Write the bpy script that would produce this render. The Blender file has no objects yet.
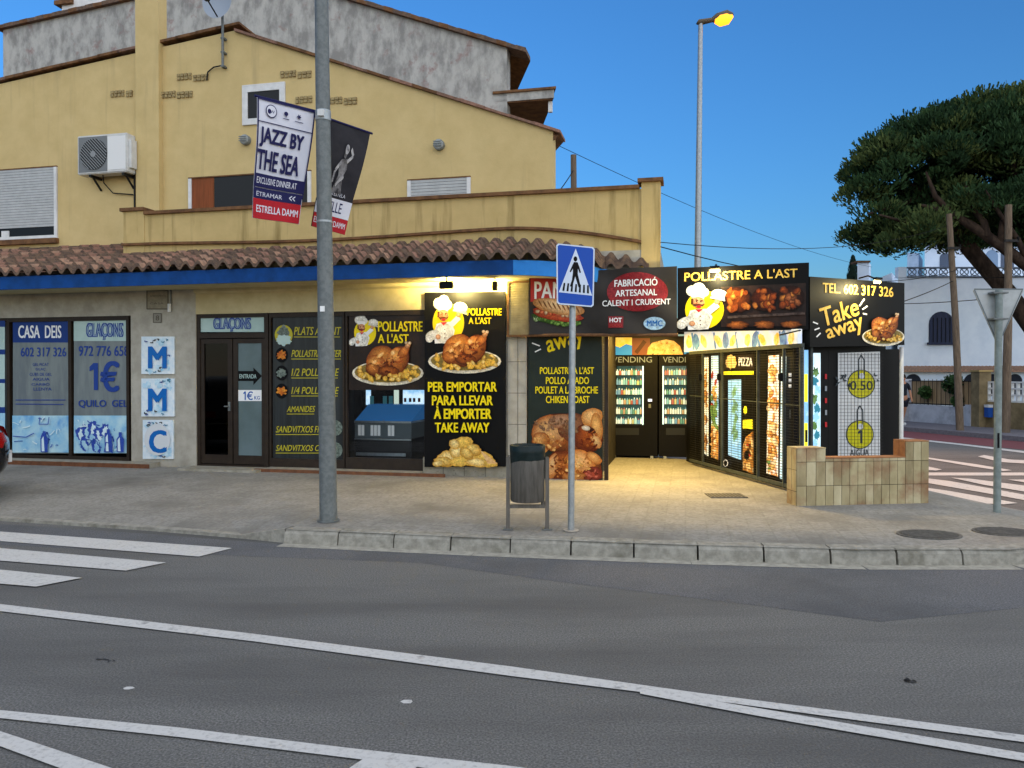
import bpy, bmesh, math, random
from mathutils import Vector, Matrix, Euler, noise as mnoise

# ------------------------------------------------------------------ camera, sky, sun, exposure
scene = bpy.context.scene
COL = scene.collection
EYE = Vector((0.0, 0.0, 1.6)); PITCH = math.radians(0.6); F = 770.0
cd = bpy.data.cameras.new("camera"); cam = bpy.data.objects.new("camera", cd); COL.objects.link(cam)
cam.location = EYE; cam.rotation_euler = (math.radians(90) - PITCH, 0, 0)
cd.sensor_width = 36.0; cd.lens = 36.0 * F / 1024.0; cd.clip_start = 0.05; cd.clip_end = 2000
scene.camera = cam

SUN_EL, SUN_AZ = math.radians(2.0), math.radians(150)
w = bpy.data.worlds.new("World"); scene.world = w; w.use_nodes = True
nt = w.node_tree; bg = nt.nodes['Background']
sky = nt.nodes.new('ShaderNodeTexSky'); sky.sky_type = 'NISHITA'; sky.sun_disc = False
sky.sun_elevation = SUN_EL; sky.sun_rotation = SUN_AZ
sky.altitude = 0; sky.air_density = 1.0; sky.dust_density = 0.2; sky.ozone_density = 4.3
nt.links.new(sky.outputs[0], bg.inputs[0]); bg.inputs[1].default_value = 0.15

sd = bpy.data.lights.new("sun", 'SUN'); sun = bpy.data.objects.new("sun", sd); COL.objects.link(sun)
sd.energy = 0.85; sd.angle = math.radians(160); sd.color = (1.0, 0.94, 0.82)
sun_dir = Vector((math.sin(SUN_AZ), math.cos(SUN_AZ), math.tan(math.radians(35)))).normalized()
sun.rotation_euler = sun_dir.to_track_quat('Z', 'Y').to_euler(); sun.location = (6, -12, 12)

vs = scene.view_settings
vs.view_transform = 'Standard'; vs.look = 'None'; vs.gamma = 1; vs.use_curve_mapping = False
vs.exposure = 2.1
scene.render.engine = 'CYCLES'
scene.cycles.use_denoising = True
scene.cycles.max_bounces = 6
scene.cycles.transparent_max_bounces = 12
scene.cycles.sample_clamp_indirect = 4.0
scene.cycles.caustics_reflective = False; scene.cycles.caustics_refractive = False

# ------------------------------------------------------------------ rays, planes, frames
def ray(px, py):
    f = Vector((0, math.cos(PITCH), -math.sin(PITCH))); u = Vector((0, math.sin(PITCH), math.cos(PITCH)))
    return Vector((1, 0, 0)) * ((px - 512) / F) + u * ((384 - py) / F) + f
def isect(px, py, p0, n):
    r = ray(px, py); return EYE + r * ((p0 - EYE).dot(n) / r.dot(n))
def P(px, py, Y):
    r = ray(px, py); return EYE + r * (Y / r.y)
def G(px, py, z=0.0):
    return isect(px, py, Vector((0, 0, z)), Vector((0, 0, 1)))
TH = math.atan(0.2257)
E = Vector((math.cos(TH), -math.sin(TH), 0)); N = Vector((math.sin(TH), math.cos(TH), 0)); O = Vector((-1.288, 11.4, 0))
FM = Matrix(((E.x, N.x, 0, O.x), (E.y, N.y, 0, O.y), (0, 0, 1, 0), (0, 0, 0, 1)))   # facade frame: s right, d inward, z up
def W(s, d, z): return FM @ Vector((s, d, z))
def FSZ(px, py, d=0.0):
    p = isect(px, py, O + N * d, N); q = p - O
    return q.dot(E), p.z
def FS(px, d=0.0, py=376): return FSZ(px, py, d)[0]
def FZ(px, py, d=0.0): return FSZ(px, py, d)[1]

class Surf:
    """a flat (or slightly waved) sheet addressed by coordinates; layers lie a fraction of a millimetre apart"""
    def __init__(s, p0, nrm, disp=None):
        s.p0, s.n, s.disp, s.w = p0, nrm.normalized(), disp, 0.003
    def at(s, u, v, w=0.0):
        p = isect(u, v, s.p0, s.n)
        if s.disp: w += s.disp(p)
        return p + s.n * w
    def nxt(s):
        s.w += 0.0005; return s.w
class Bil(Surf):
    def __init__(s, tl, tr, br, bl, disp=None):
        s.c = (tl, tr, br, bl); s.n = (bl - tl).cross(tr - tl).normalized(); s.disp = disp; s.w = 0.003
        if s.n.y > 0: s.n = -s.n
    def at(s, u, v, w=0.0):
        tl, tr, br, bl = s.c
        p = (tl * (1-u) + tr * u) * (1-v) + (bl * (1-u) + br * u) * v
        if s.disp: w += s.disp(u, v)
        return p + s.n * w
def FSurf(d, disp=None): return Surf(O + N * d, -N, disp)

# ------------------------------------------------------------------ materials
def lin(c):
    if isinstance(c, str):
        c = c.lstrip('#'); v = [int(c[i:i+2], 16) / 255 for i in (0, 2, 4)]
        return tuple((x / 12.92 if x <= 0.04045 else ((x + 0.055) / 1.055) ** 2.4) for x in v)
    return c
_mats = {}
def M(name, c, rough=.7, metal=0, c2=None, scale=6, lo=.38, hi=.62, detail=5, stretch=(1, 1, 1), bump=0, bscale=80,
      emit=0, c3=None, scale3=2, lo3=.5, hi3=.7, spec=.18, coat=0, stretch3=(1, 1, 1), voro=False):
    if name in _mats: return _mats[name]
    m = bpy.data.materials.new(name); m.use_nodes = True; t = m.node_tree; b = t.nodes['Principled BSDF']
    c = lin(c)
    b.inputs['Roughness'].default_value = rough; b.inputs['Metallic'].default_value = metal
    b.inputs['Specular IOR Level'].default_value = spec
    b.inputs['Coat Weight'].default_value = coat
    tc = t.nodes.new('ShaderNodeTexCoord')
    def nz(sc, st, det, lo_, hi_, vor=False):
        mp = t.nodes.new('ShaderNodeMapping'); mp.inputs['Scale'].default_value = st
        t.links.new(tc.outputs['Object'], mp.inputs[0])
        if vor:
            n = t.nodes.new('ShaderNodeTexVoronoi'); n.inputs['Scale'].default_value = sc; out = n.outputs['Distance']
        else:
            n = t.nodes.new('ShaderNodeTexNoise'); n.inputs['Scale'].default_value = sc; n.inputs['Detail'].default_value = det
            n.inputs['Roughness'].default_value = .62; out = n.outputs['Fac']
        t.links.new(mp.outputs[0], n.inputs['Vector'])
        r = t.nodes.new('ShaderNodeMapRange'); r.inputs[1].default_value = lo_; r.inputs[2].default_value = hi_
        t.links.new(out, r.inputs[0]); return r.outputs[0]
    sock = None
    if c2 is not None:
        mx = t.nodes.new('ShaderNodeMix'); mx.data_type = 'RGBA'
        mx.inputs[6].default_value = (*c, 1); mx.inputs[7].default_value = (*lin(c2), 1)
        t.links.new(nz(scale, stretch, detail, lo, hi, voro), mx.inputs[0]); sock = mx.outputs[2]
    if c3 is not None:
        mx = t.nodes.new('ShaderNodeMix'); mx.data_type = 'RGBA'
        mx.inputs[6].default_value = (*c, 1); mx.inputs[7].default_value = (*lin(c3), 1)
        if sock: t.links.new(sock, mx.inputs[6])
        t.links.new(nz(scale3, stretch3, 5, lo3, hi3), mx.inputs[0]); sock = mx.outputs[2]
    if sock is None: b.inputs['Base Color'].default_value = (*c, 1)
    else: t.links.new(sock, b.inputs['Base Color'])
    if emit:
        emit = emit if emit > 5 else emit * .135
        b.inputs['Emission Strength'].default_value = emit
        if sock is None: b.inputs['Emission Color'].default_value = (*c, 1)
        else: t.links.new(sock, b.inputs['Emission Color'])
    if bump:
        n = t.nodes.new('ShaderNodeTexNoise'); n.inputs['Scale'].default_value = bscale; n.inputs['Detail'].default_value = 4
        t.links.new(tc.outputs['Object'], n.inputs['Vector'])
        bp = t.nodes.new('ShaderNodeBump'); bp.inputs['Strength'].default_value = bump; bp.inputs['Distance'].default_value = .01
        t.links.new(n.outputs['Fac'], bp.inputs['Height']); t.links.new(bp.outputs[0], b.inputs['Normal'])
    _mats[name] = m; return m

def photo_mat(name, rough=.38, lo=.62, hi=1.25, sc=45, emit=0):
    m = bpy.data.materials.new(name); m.use_nodes = True; t = m.node_tree; b = t.nodes['Principled BSDF']; b.inputs['Roughness'].default_value = rough; b.inputs['Specular IOR Level'].default_value = .15
    at = t.nodes.new('ShaderNodeVertexColor'); at.layer_name = 'Ink'; tc = t.nodes.new('ShaderNodeTexCoord'); out = None
    for scale, a, c in ((sc, lo, hi), (sc*.28, .8, 1.2)):
        n = t.nodes.new('ShaderNodeTexNoise'); n.inputs['Scale'].default_value = scale; n.inputs['Detail'].default_value = 4; t.links.new(tc.outputs['Object'], n.inputs['Vector'])
        r = t.nodes.new('ShaderNodeMapRange'); r.inputs[1].default_value = .3; r.inputs[2].default_value = .7; r.inputs[3].default_value = a; r.inputs[4].default_value = c; t.links.new(n.outputs['Fac'], r.inputs[0])
        v = t.nodes.new('ShaderNodeVectorMath'); v.operation = 'SCALE'; t.links.new(out or at.outputs['Color'], v.inputs[0]); t.links.new(r.outputs[0], v.inputs['Scale']); out = v.outputs[0]
    t.links.new(out, b.inputs['Base Color'])
    if emit: t.links.new(out, b.inputs['Emission Color']); b.inputs['Emission Strength'].default_value = emit
    return m
def glass_mat(name, tint=(.9, .95, .95), refl=.12):
    if name in _mats: return _mats[name]
    m = bpy.data.materials.new(name); m.use_nodes = True; t = m.node_tree; t.nodes.clear()
    o = t.nodes.new('ShaderNodeOutputMaterial'); tr = t.nodes.new('ShaderNodeBsdfTransparent'); gl = t.nodes.new('ShaderNodeBsdfGlossy')
    fr = t.nodes.new('ShaderNodeFresnel'); fr.inputs[0].default_value = 1.25
    ad = t.nodes.new('ShaderNodeMath'); ad.operation = 'ADD'; ad.inputs[1].default_value = refl - .04
    mx = t.nodes.new('ShaderNodeMixShader'); tr.inputs[0].default_value = (*tint, 1); gl.inputs['Roughness'].default_value = .03
    t.links.new(fr.outputs[0], ad.inputs[0]); t.links.new(ad.outputs[0], mx.inputs[0])
    t.links.new(tr.outputs[0], mx.inputs[1]); t.links.new(gl.outputs[0], mx.inputs[2]); t.links.new(mx.outputs[0], o.inputs[0])
    _mats[name] = m; return m

# ------------------------------------------------------------------ text outlines (built-in font), cached
_txt = {}
def stamp(b):
    return [(0, 0)] if b <= 0.001 else [(-b, -b*.5), (b, -b*.5), (-b, b*.5), (b, b*.5)]
def text_geo(s, bold=0.0):
    k = (s, bold)
    if k in _txt: return _txt[k]
    cu = bpy.data.curves.new("lettering_outline", 'FONT'); cu.body = s; cu.size = 1; cu.offset = bold; cu.resolution_u = 3; cu.fill_mode = 'FRONT'
    o = bpy.data.objects.new("lettering_outline", cu); COL.objects.link(o)
    dg = bpy.context.evaluated_depsgraph_get(); dg.update()
    me = bpy.data.meshes.new_from_object(o.evaluated_get(dg))
    vs_ = [(v.co.x, v.co.y) for v in me.vertices]; fs = [tuple(p.vertices) for p in me.polygons]
    x0 = min(v[0] for v in vs_); x1 = max(v[0] for v in vs_); y0 = min(v[1] for v in vs_); y1 = max(v[1] for v in vs_)
    vs_ = [((x - x0) / max(x1 - x0, 1e-6), (y1 - y) / max(y1 - y0, 1e-6)) for x, y in vs_]
    bpy.data.objects.remove(o); bpy.data.meshes.remove(me); bpy.data.curves.remove(cu)
    _txt[k] = (vs_, fs, (x1 - x0) / max(y1 - y0, 1e-6)); return _txt[k]

# ------------------------------------------------------------------ mesh builder
class MB:
    def __init__(s, T=None): s.v, s.f, s.mi, s.mats, s.T, s.sm, s.vc = [], [], [], [], T, [], {}
    def mid(s, m):
        if m not in s.mats: s.mats.append(m)
        return s.mats.index(m)
    def add(s, vs_, fs, m, smooth=False, raw=False):
        b = len(s.v); T = s.T if (s.T is not None and not raw) else None
        s.v += [tuple(T @ Vector(v)) if T is not None else tuple(v) for v in vs_]
        i = s.mid(m)
        for f in fs:
            s.f.append(tuple(b + k for k in f)); s.mi.append(i); s.sm.append(smooth)
    def box(s, x0, x1, y0, y1, z0, z1, m):
        v = [(x, y, z) for z in (z0, z1) for y in (y0, y1) for x in (x0, x1)]
        s.add(v, [(0, 2, 3, 1), (4, 5, 7, 6), (0, 1, 5, 4), (2, 6, 7, 3), (0, 4, 6, 2), (1, 3, 7, 5)], m)
    def bev(s, x0, x1, y0, y1, z0, z1, m, r=.01, raw_T=None):
        """box with chamfered edges"""
        bm = bmesh.new(); bmesh.ops.create_cube(bm, size=1)
        for v in bm.verts: v.co = Vector(((x0+x1)/2 + v.co.x*(x1-x0), (y0+y1)/2 + v.co.y*(y1-y0), (z0+z1)/2 + v.co.z*(z1-z0)))
        bmesh.ops.bevel(bm, geom=bm.edges[:], offset=r, segments=2, affect='EDGES')
        s.bm(bm, m); bm.free()
    def bm(s, bm, m, smooth=False, raw=False):
        bm.verts.index_update()
        s.add([v.co.copy() for v in bm.verts], [tuple(v.index for v in f.verts) for f in bm.faces], m, smooth, raw)
    def prism(s, pts, a, m):
        """closed prism: polygon pts (3D) extruded by vector a"""
        n = len(pts); a = Vector(a); p = [Vector(q) for q in pts]
        s.add(p + [q + a for q in p], [tuple(range(n)), tuple(range(2*n-1, n-1, -1))] + [(i, i+n, (i+1) % n + n, (i+1) % n) for i in range(n)], m)
    def tube(s, pts, r, m, n=8, cap=True, smooth=True):
        pts = [Vector(p) for p in pts]; k = len(pts); rs = r if isinstance(r, (list, tuple)) else [r] * k
        vs_, fs = [], []
        ref = None
        for i, p in enumerate(pts):
            d = (pts[min(i+1, k-1)] - pts[max(i-1, 0)]).normalized()
            if ref is None or abs(ref.dot(d)) > .98:
                ref = Vector((0, 0, 1)) if abs(d.z) < .9 else Vector((1, 0, 0))
            a = d.cross(ref).normalized(); b = d.cross(a).normalized()
            ref = -b if abs(d.z) < .9 else ref
            for j in range(n):
                t = 2 * math.pi * j / n; vs_.append(p + (a * math.cos(t) + b * math.sin(t)) * rs[i])
        for i in range(k - 1):
            for j in range(n): fs.append((i*n+j, i*n+(j+1) % n, (i+1)*n+(j+1) % n, (i+1)*n+j))
        s.add(vs_, fs, m, smooth)
        if cap: s.add(vs_[:n], [tuple(range(n-1, -1, -1))], m); s.add(vs_[-n:], [tuple(range(n))], m)
    def bar(s, p0, p1, wd, hd, m, up=Vector((0, 0, 1))):
        p0, p1 = Vector(p0), Vector(p1); d = (p1 - p0).normalized()
        if abs(d.dot(up)) > .98: up = Vector((1, 0, 0))
        a = d.cross(up).normalized() * wd / 2; b = a.cross(d).normalized() * hd / 2
        v = [q + x * a + y * b for q in (p0, p1) for x, y in ((-1, -1), (1, -1), (1, 1), (-1, 1))]
        s.add(v, [(3, 2, 1, 0), (4, 5, 6, 7)] + [(i, (i+1) % 4, (i+1) % 4 + 4, i + 4) for i in range(4)], m)
    # ---- drawing on surfaces (coordinates of the surface)
    def sq(s, S, pts, m, w=None):
        w = S.nxt() if w is None else w
        s.add([S.at(u, v, w) for u, v in pts], [tuple(range(len(pts)))], m, raw=True)
    def rect(s, S, x0, y0, x1, y1, m, w=None, dy=0): s.sq(S, [(x0, y0), (x1, y0+dy), (x1, y1+dy), (x0, y1)], m, w)
    def ell(s, S, cx, cy, rx, ry, m, rot=0, n=26, jag=0.0, seed=0, w=None, a0=0, a1=360):
        rnd = random.Random(seed or int(cx*31+cy*7)); pts = []; c, q = math.cos(math.radians(rot)), math.sin(math.radians(rot))
        for i in range(n):
            t = math.radians(a0 + (a1 - a0) * i / (n if a1 - a0 >= 360 else n - 1)); k = 1 + jag * (rnd.random() - .5) * 2
            x, y = rx * k * math.cos(t), ry * k * math.sin(t); pts.append((cx + x*c - y*q, cy + x*q + y*c))
        s.sq(S, pts, m, w)
    def gell(s, S, cx, cy, rx, ry, c0, c1, rot=0, off=(-.25, -.3), n=24, jag=0.0, seed=0, w=None, rings=4, m=None):
        """printed blob whose ink runs from c0 (lightest spot) to c1 at its rim; also follows waved sheets"""
        rnd = random.Random(seed or int(cx*31+cy*7)); c, q = math.cos(math.radians(rot)), math.sin(math.radians(rot)); w = S.nxt() if w is None else w
        ks = [1 + jag*(rnd.random()-.5)*2 for _ in range(n)]; c0, c1 = lin(c0), lin(c1); vv, cc = [], []
        for i in range(rings+1):
            t = i/rings
            for j in range(n):
                a = 2*math.pi*j/n; x = rx*(off[0]*(1-t) + t*ks[j]*math.cos(a)); y = ry*(off[1]*(1-t) + t*ks[j]*math.sin(a))
                vv.append(S.at(cx + x*c - y*q, cy + x*q + y*c, w)); e = t**1.15; cc.append(tuple(c0[k]*(1-e)+c1[k]*e for k in range(3)))
        b = len(s.v); s.add(vv, [(i*n+j, i*n+(j+1) % n, (i+1)*n+(j+1) % n, (i+1)*n+j) for i in range(rings) for j in range(n)], m or m_photo, raw=True)
        for k, col in enumerate(cc): s.vc[b+k] = col
    def line(s, S, pts, wd, m, w=None):
        w = S.nxt() if w is None else w
        for (x0, y0), (x1, y1) in zip(pts[:-1], pts[1:]):
            L = math.hypot(x1-x0, y1-y0) or 1; a, b = -(y1-y0)/L*wd/2, (x1-x0)/L*wd/2
            s.sq(S, [(x0+a, y0+b), (x1+a, y1+b), (x1-a, y1-b), (x0-a, y0-b)], m, w)
            w += .00005
    def txt(s, S, t, x0, y0, x1, y1, m, bold=.03, dy=0, slant=0, w=None):
        """lettering fitted to a box; dy drops the right end, slant leans the tops right"""
        vs_, fs, asp = text_geo(t); w = S.nxt() if w is None else w; h = y1-y0
        for k, (ox, oy) in enumerate(stamp(bold)):      # heavier strokes: the outline laid down a few times, slightly shifted
            kx = ox*h; ky = oy*h
            s.add([S.at(x0 + abs(bold)*h*.6 + (x1-x0-abs(bold)*h*1.2)*a + slant*(1-b) + kx, y0 + h*b + dy*a + ky, w + k*.00006) for a, b in vs_], fs, m, raw=True)
    def txtq(s, S, t, tl, tr, br, bl, m, bold=.03):
        vs_, fs, asp = text_geo(t); w = S.nxt()
        def mp(a, b):
            x = (tl[0]*(1-a)+tr[0]*a)*(1-b) + (bl[0]*(1-a)+br[0]*a)*b; y = (tl[1]*(1-a)+tr[1]*a)*(1-b) + (bl[1]*(1-a)+br[1]*a)*b
            return S.at(x, y, w)
        for k, (ox, oy) in enumerate(stamp(bold)):
            w += .00006; s.add([mp(a + ox/asp, b + oy) for a, b in vs_], fs, m, raw=True)
    def slab(s, S, pts, th, m, w=0.0):
        """board: polygon on the surface, front at w, thickness th behind it"""
        n = len(pts); a = [S.at(u, v, w) for u, v in pts]; b = [S.at(u, v, w - th) for u, v in pts]
        s.add(a + b, [tuple(range(n)), tuple(range(2*n-1, n-1, -1))] + [(i, i+n, (i+1) % n + n, (i+1) % n) for i in range(n)], m, raw=True)
    def sheet(s, S, x0, y0, x1, y1, nx, ny, m, w=0.0, pts=None, th=0.0):
        vs_, fs = [], []
        for k in ((0, 1) if th else (0,)):
            b = len(vs_)
            for j in range(ny+1):
                for i in range(nx+1):
                    a, c = i/nx, j/ny
                    if pts:
                        u = (pts[0][0]*(1-a)+pts[1][0]*a)*(1-c) + (pts[3][0]*(1-a)+pts[2][0]*a)*c
                        v = (pts[0][1]*(1-a)+pts[1][1]*a)*(1-c) + (pts[3][1]*(1-a)+pts[2][1]*a)*c
                    else: u, v = x0+(x1-x0)*a, y0+(y1-y0)*c
                    vs_.append(S.at(u, v, w - k*th))
            fs += [(b+j*(nx+1)+i, b+j*(nx+1)+i+1, b+(j+1)*(nx+1)+i+1, b+(j+1)*(nx+1)+i) for j in range(ny) for i in range(nx)]
        s.add(vs_, fs, m, smooth=True, raw=True)
    def build(s, name, parent=None, loc=None):
        if loc is None: loc = Vector(parent['_loc']) if parent is not None else Vector((0, 0, 0))
        loc = Vector(loc)
        me = bpy.data.meshes.new(name); me.from_pydata([tuple(Vector(v) - loc) for v in s.v], [], s.f)
        for m in s.mats: me.materials.append(m)
        me.polygons.foreach_set('material_index', s.mi); me.polygons.foreach_set('use_smooth', s.sm); me.update()
        if s.vc:
            at = me.color_attributes.new('Ink', 'FLOAT_COLOR', 'POINT')
            at.data.foreach_set('color', [x for i in range(len(s.v)) for x in (*s.vc.get(i, (1, 1, 1)), 1)])
        o = bpy.data.objects.new(name, me); COL.objects.link(o)
        if parent is not None: o.parent = parent
        else: o.location = loc
        o['_loc'] = tuple(loc); return o

def tag(o, label, cat, group=None):
    o['label'] = label; o['category'] = cat
    if group: o['group'] = group
    return o
def thing(name, loc, label, cat, group=None):
    o = bpy.data.objects.new(name, None); COL.objects.link(o); o.location = loc; o['_loc'] = tuple(loc); o.empty_display_size = .2
    return tag(o, label, cat, group)
def struct(o, kind='structure'): o['kind'] = kind; return o
def copy_thing(o, loc, rotz=0, label=None):
    r = o.copy(); COL.objects.link(r); r.location = loc; r.rotation_euler = (0, 0, rotz)
    if label: r['label'] = label
    for ch in o.children:
        c = ch.copy(); COL.objects.link(c); c.parent = r
        for g in ch.children:
            d = g.copy(); COL.objects.link(d); d.parent = c
    return r

# ------------------------------------------------------------------ palette
m_photo = photo_mat('printed_photo'); m_photoL = photo_mat('printed_photo_backlit', emit=.11)
m_asph = M('asphalt', '#52524f', .8, c2='#868581', scale=90, lo=.40, hi=.70, detail=6, c3='#4c4b49', scale3=.55, lo3=.42, hi3=.72, stretch3=(.35, 1.6, 1), bump=.5, bscale=120, spec=.3)
m_pave = M('paving', '#96948d', .9, c2='#817e77', scale=26, c3='#74716a', scale3=.8, lo3=.48, hi3=.7, bump=.25, bscale=60)
def add_joints(m, wd=.2, ht=.2, mortar=.012, dark=.72, rot=0.0, offset=0.0):
    """paving joints: a brick pattern multiplied into the base colour and pressed into the relief"""
    t = m.node_tree; b = t.nodes['Principled BSDF']; src = b.inputs['Base Color'].links[0].from_socket
    tc = t.nodes.new('ShaderNodeTexCoord'); mp = t.nodes.new('ShaderNodeMapping'); mp.inputs['Rotation'].default_value = (0, 0, rot); t.links.new(tc.outputs['Object'], mp.inputs[0])
    br = t.nodes.new('ShaderNodeTexBrick'); br.inputs['Scale'].default_value = 1; br.inputs['Brick Width'].default_value = wd; br.inputs['Row Height'].default_value = ht; br.inputs['Mortar Size'].default_value = mortar; br.inputs['Mortar Smooth'].default_value = .3; br.offset = offset
    br.inputs['Color1'].default_value = (1, 1, 1, 1); br.inputs['Color2'].default_value = (.88, .88, .87, 1); br.inputs['Mortar'].default_value = (dark, dark, dark*.98, 1); t.links.new(mp.outputs[0], br.inputs['Vector'])
    mx = t.nodes.new('ShaderNodeMix'); mx.data_type = 'RGBA'; mx.blend_type = 'MULTIPLY'; mx.inputs[0].default_value = 1; t.links.new(src, mx.inputs[6]); t.links.new(br.outputs['Color'], mx.inputs[7]); t.links.new(mx.outputs[2], b.inputs['Base Color'])
add_joints(m_pave, mortar=.010, dark=.86, rot=math.atan(.2257))
m_kerb = M('kerb_stone', '#9c998e', .88, c2='#827f75', scale=14, c3='#625f52', scale3=3, lo3=.55, hi3=.75, bump=.3, bscale=70)
m_paint = M('road_paint', '#c2c1bc', .7, c2='#a3a29e', scale=45, lo=.5, hi=.72, c3='#7d7c7a', scale3=9, lo3=.6, hi3=.74)
m_red = M('bike_asphalt', '#7a4a4c', .85, c2='#6b4244', scale=40)
m_ywall = M('ochre_render', '#d0b983', .92, c2='#c5ae78', scale=3, lo=.35, hi=.7, detail=8, c3='#a8946a', scale3=1.2, lo3=.57, hi3=.82, stretch3=(3, 3, .2), bump=.2, bscale=45)
m_ypar = M('ochre_parapet_render', '#c9b078', .92, c2='#bba36c', scale=3, lo=.35, hi=.7, detail=8, c3='#8a7648', scale3=1.5, lo3=.52, hi3=.74, stretch3=(4, 4, .3), bump=.2, bscale=45)
m_gwall = M('grey_render', '#b2ad9f', .92, c2='#a09b8d', scale=5, c3='#8b8678', scale3=1.6, lo3=.57, hi3=.78, bump=.25, bscale=45)
m_old = M('weathered_render', '#b4b4ae', .92, c2='#8a8a86', scale=4.5, lo=.40, hi=.62, detail=10, stretch=(1, 1, .5), c3='#8f7672', scale3=2.6, lo3=.59, hi3=.72, bump=.3, bscale=30)
m_cop = M('coping_clay', '#7c5a3c', .85, c2='#5d432f', scale=7)
m_tiles = [M('clay_tile_a', '#9a7462', .9, c2='#7c6052', scale=14), M('clay_tile_b', '#8a6a5a', .9, c2='#6c564a', scale=14),
           M('clay_tile_c', '#ad8870', .9, c2='#8a7160', scale=14), M('clay_tile_d', '#75604f', .9, c2='#584a42', scale=14)]
m_blue = M('blue_fascia_paint', '#0f4688', .7, c2='#0c3a70', scale=4)
m_cream = M('cream_plaster', '#c9bc92', .9, c2='#bcae84', scale=5)
m_black = M('black_panel', '#0b0b0c', .5, spec=.12)
m_blackm = M('black_metal', '#1b1b1c', .45, c2='#252523', scale=9)
m_frame = M('dark_bronze_frame', '#2b231d', .45, c2='#332a22', scale=9)
m_white = M('white_paint', '#dfe0de', .5, c2='#d0d1cf', scale=6)
m_galv = M('galvanised_steel', '#767b7a', .55, metal=.25, c2='#686d6c', scale=22, lo=.4, hi=.6, bump=.04, bscale=30)
m_galv_l = M('galvanised_light', '#a7acad', .4, metal=.5, c2='#959a9b', scale=20)
m_dark = M('dark_void', '#0b0b0c', .8)
m_wood = M('weathered_wood', '#7d6d5b', .9, c2='#5f5245', scale=9, stretch=(6, 6, .5), bump=.3, bscale=40)
m_yel = M('print_yellow', '#f2d90c', .4)
m_gold = M('print_gold', '#e6b23c', .4, c2='#f1cf6a', scale=25)
m_pw = M('print_white', '#efefec', .4)
m_pink = M('print_skin', '#e0a273', .4)
m_pred = M('print_red', '#b9232b', .4)
m_orange = M('print_orange', '#e07a18', .4)
m_roast = M('print_roast', '#b0561a', .35, c2='#e0922e', scale=11, lo=.4, hi=.62, c3='#4f1e0a', scale3=9, lo3=.58, hi3=.7)
m_roast2 = M('print_roast_light', '#d98c3c', .35, c2='#f0bd72', scale=12, c3='#8a3c14', scale3=8, lo3=.55, hi3=.68)
m_chip = M('print_chips', '#e2b43a', .4, c2='#f6dc7c', scale=18, c3='#a8741c', scale3=22, lo3=.58, hi3=.68)
m_lett = M('print_lettuce', '#3f6b22', .4, c2='#8db04a', scale=40)
m_bread = M('print_bread', '#c68f52', .4, c2='#e2bd84', scale=25)
m_navy = M('print_navy', '#1d2c58', .4)

# ================================================================== SETTING: ground, roads, pavements
Zs = 0.14
def flat(name, pts, z, m, kind='structure'):
    b = MB(); b.add([(p[0], p[1], z) for p in pts], [tuple(range(len(pts)))], m); return struct(b.build(name), kind)
m_earth = M('dry_ground', '#6f6a5c', .95, c2='#5c5a48', scale=2)
flat('ground', [(-400, -400), (400, -400), (400, 600), (-400, 600)], -0.05, m_earth)
flat('road', [(-90, -60), (90, -60), (90, 60), (-90, 60)], 0.0, m_asph)

m_hill = M('distant_hill', '#4a5a58', .95, c2='#3e4d48', scale=.05)
b = MB(); n = 60; vv = []
for i in range(n+1):
    a = math.radians(-70 + 140*i/n); R_ = 260; h = 9 + 5*math.sin(i*.5) + 3*math.sin(i*1.3+1); c_ = Vector((math.sin(a), math.cos(a), 0))
    vv += [c_*R_ + Vector((0, 0, -.1)), c_*(R_+40) + Vector((0, 0, h)), c_*(R_+120) + Vector((0, 0, -.1))]
b.add(vv, [(3*i+k, 3*i+3+k, 3*i+4+k, 3*i+1+k) for i in range(n) for k in range(2)], m_hill, smooth=True); struct(b.build('hills'))
# kerb line of the near pavement: (x, y, z of pavement at the kerb)
def gp(px, py): p = G(px, py, 0); return (p.x, p.y)
k0, k1, k2, k3 = gp(285, 543), gp(690, 560), gp(860, 565), gp(1010, 565)
KL = [(-30, 17.0, .03), (-12, 10.9, .03), (*gp(0, 521), .03), (*gp(150, 531), .03), (*gp(240, 538.5), .03), (k0[0], k0[1], .13), ((k0[0]+k1[0])/2-.02, (k0[1]+k1[1])/2-.03, .13),
      (*k1, .13), (*k2, .13), (*k3, .13), (4.95, 6.72, .13), (5.45, 7.2, .13), (5.75, 7.9, .12), (5.86, 8.8, .05), (5.72, 9.6, .03), (5.55, 10.5, .03), (5.3, 12, .12), (4.6, 16, .13), (2.2, 30, .13)]
fl = lambda s: (W(s, 0.02, 0).x, W(s, 0.02, 0).y)
WL = [fl(-29), fl(-10.5), fl(FS(0)), fl(FS(110)), fl(FS(190)), fl(FS(300)), fl(FS(400)), fl(FS(560)), fl(FS(690)), (3.3, 10.4), (3.6, 10.5), (3.9, 10.6), (4.2, 10.7), (4.6, 11), (4.7, 11.4), (4.7, 12), (4.5, 13), (4.0, 16), (1.8, 30)]
b = MB(); vsx, fsx = [], []
nT = 8
for (kx, ky, kz), (wx, wy) in zip(KL, WL):
    for j in range(nT + 1):
        t = j / nT; ins = .0
        z = kz + (Zs - kz) * min(1, t * 2.2)
        vsx.append((kx + (wx - kx) * t, ky + (wy - ky) * t, z))
for i in range(len(KL) - 1):
    for j in range(nT): a = i*(nT+1)+j; fsx.append((a, a+nT+1, a+nT+2, a+1))
b.add(vsx, fsx, m_pave); struct(b.build('pavement'))

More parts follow.
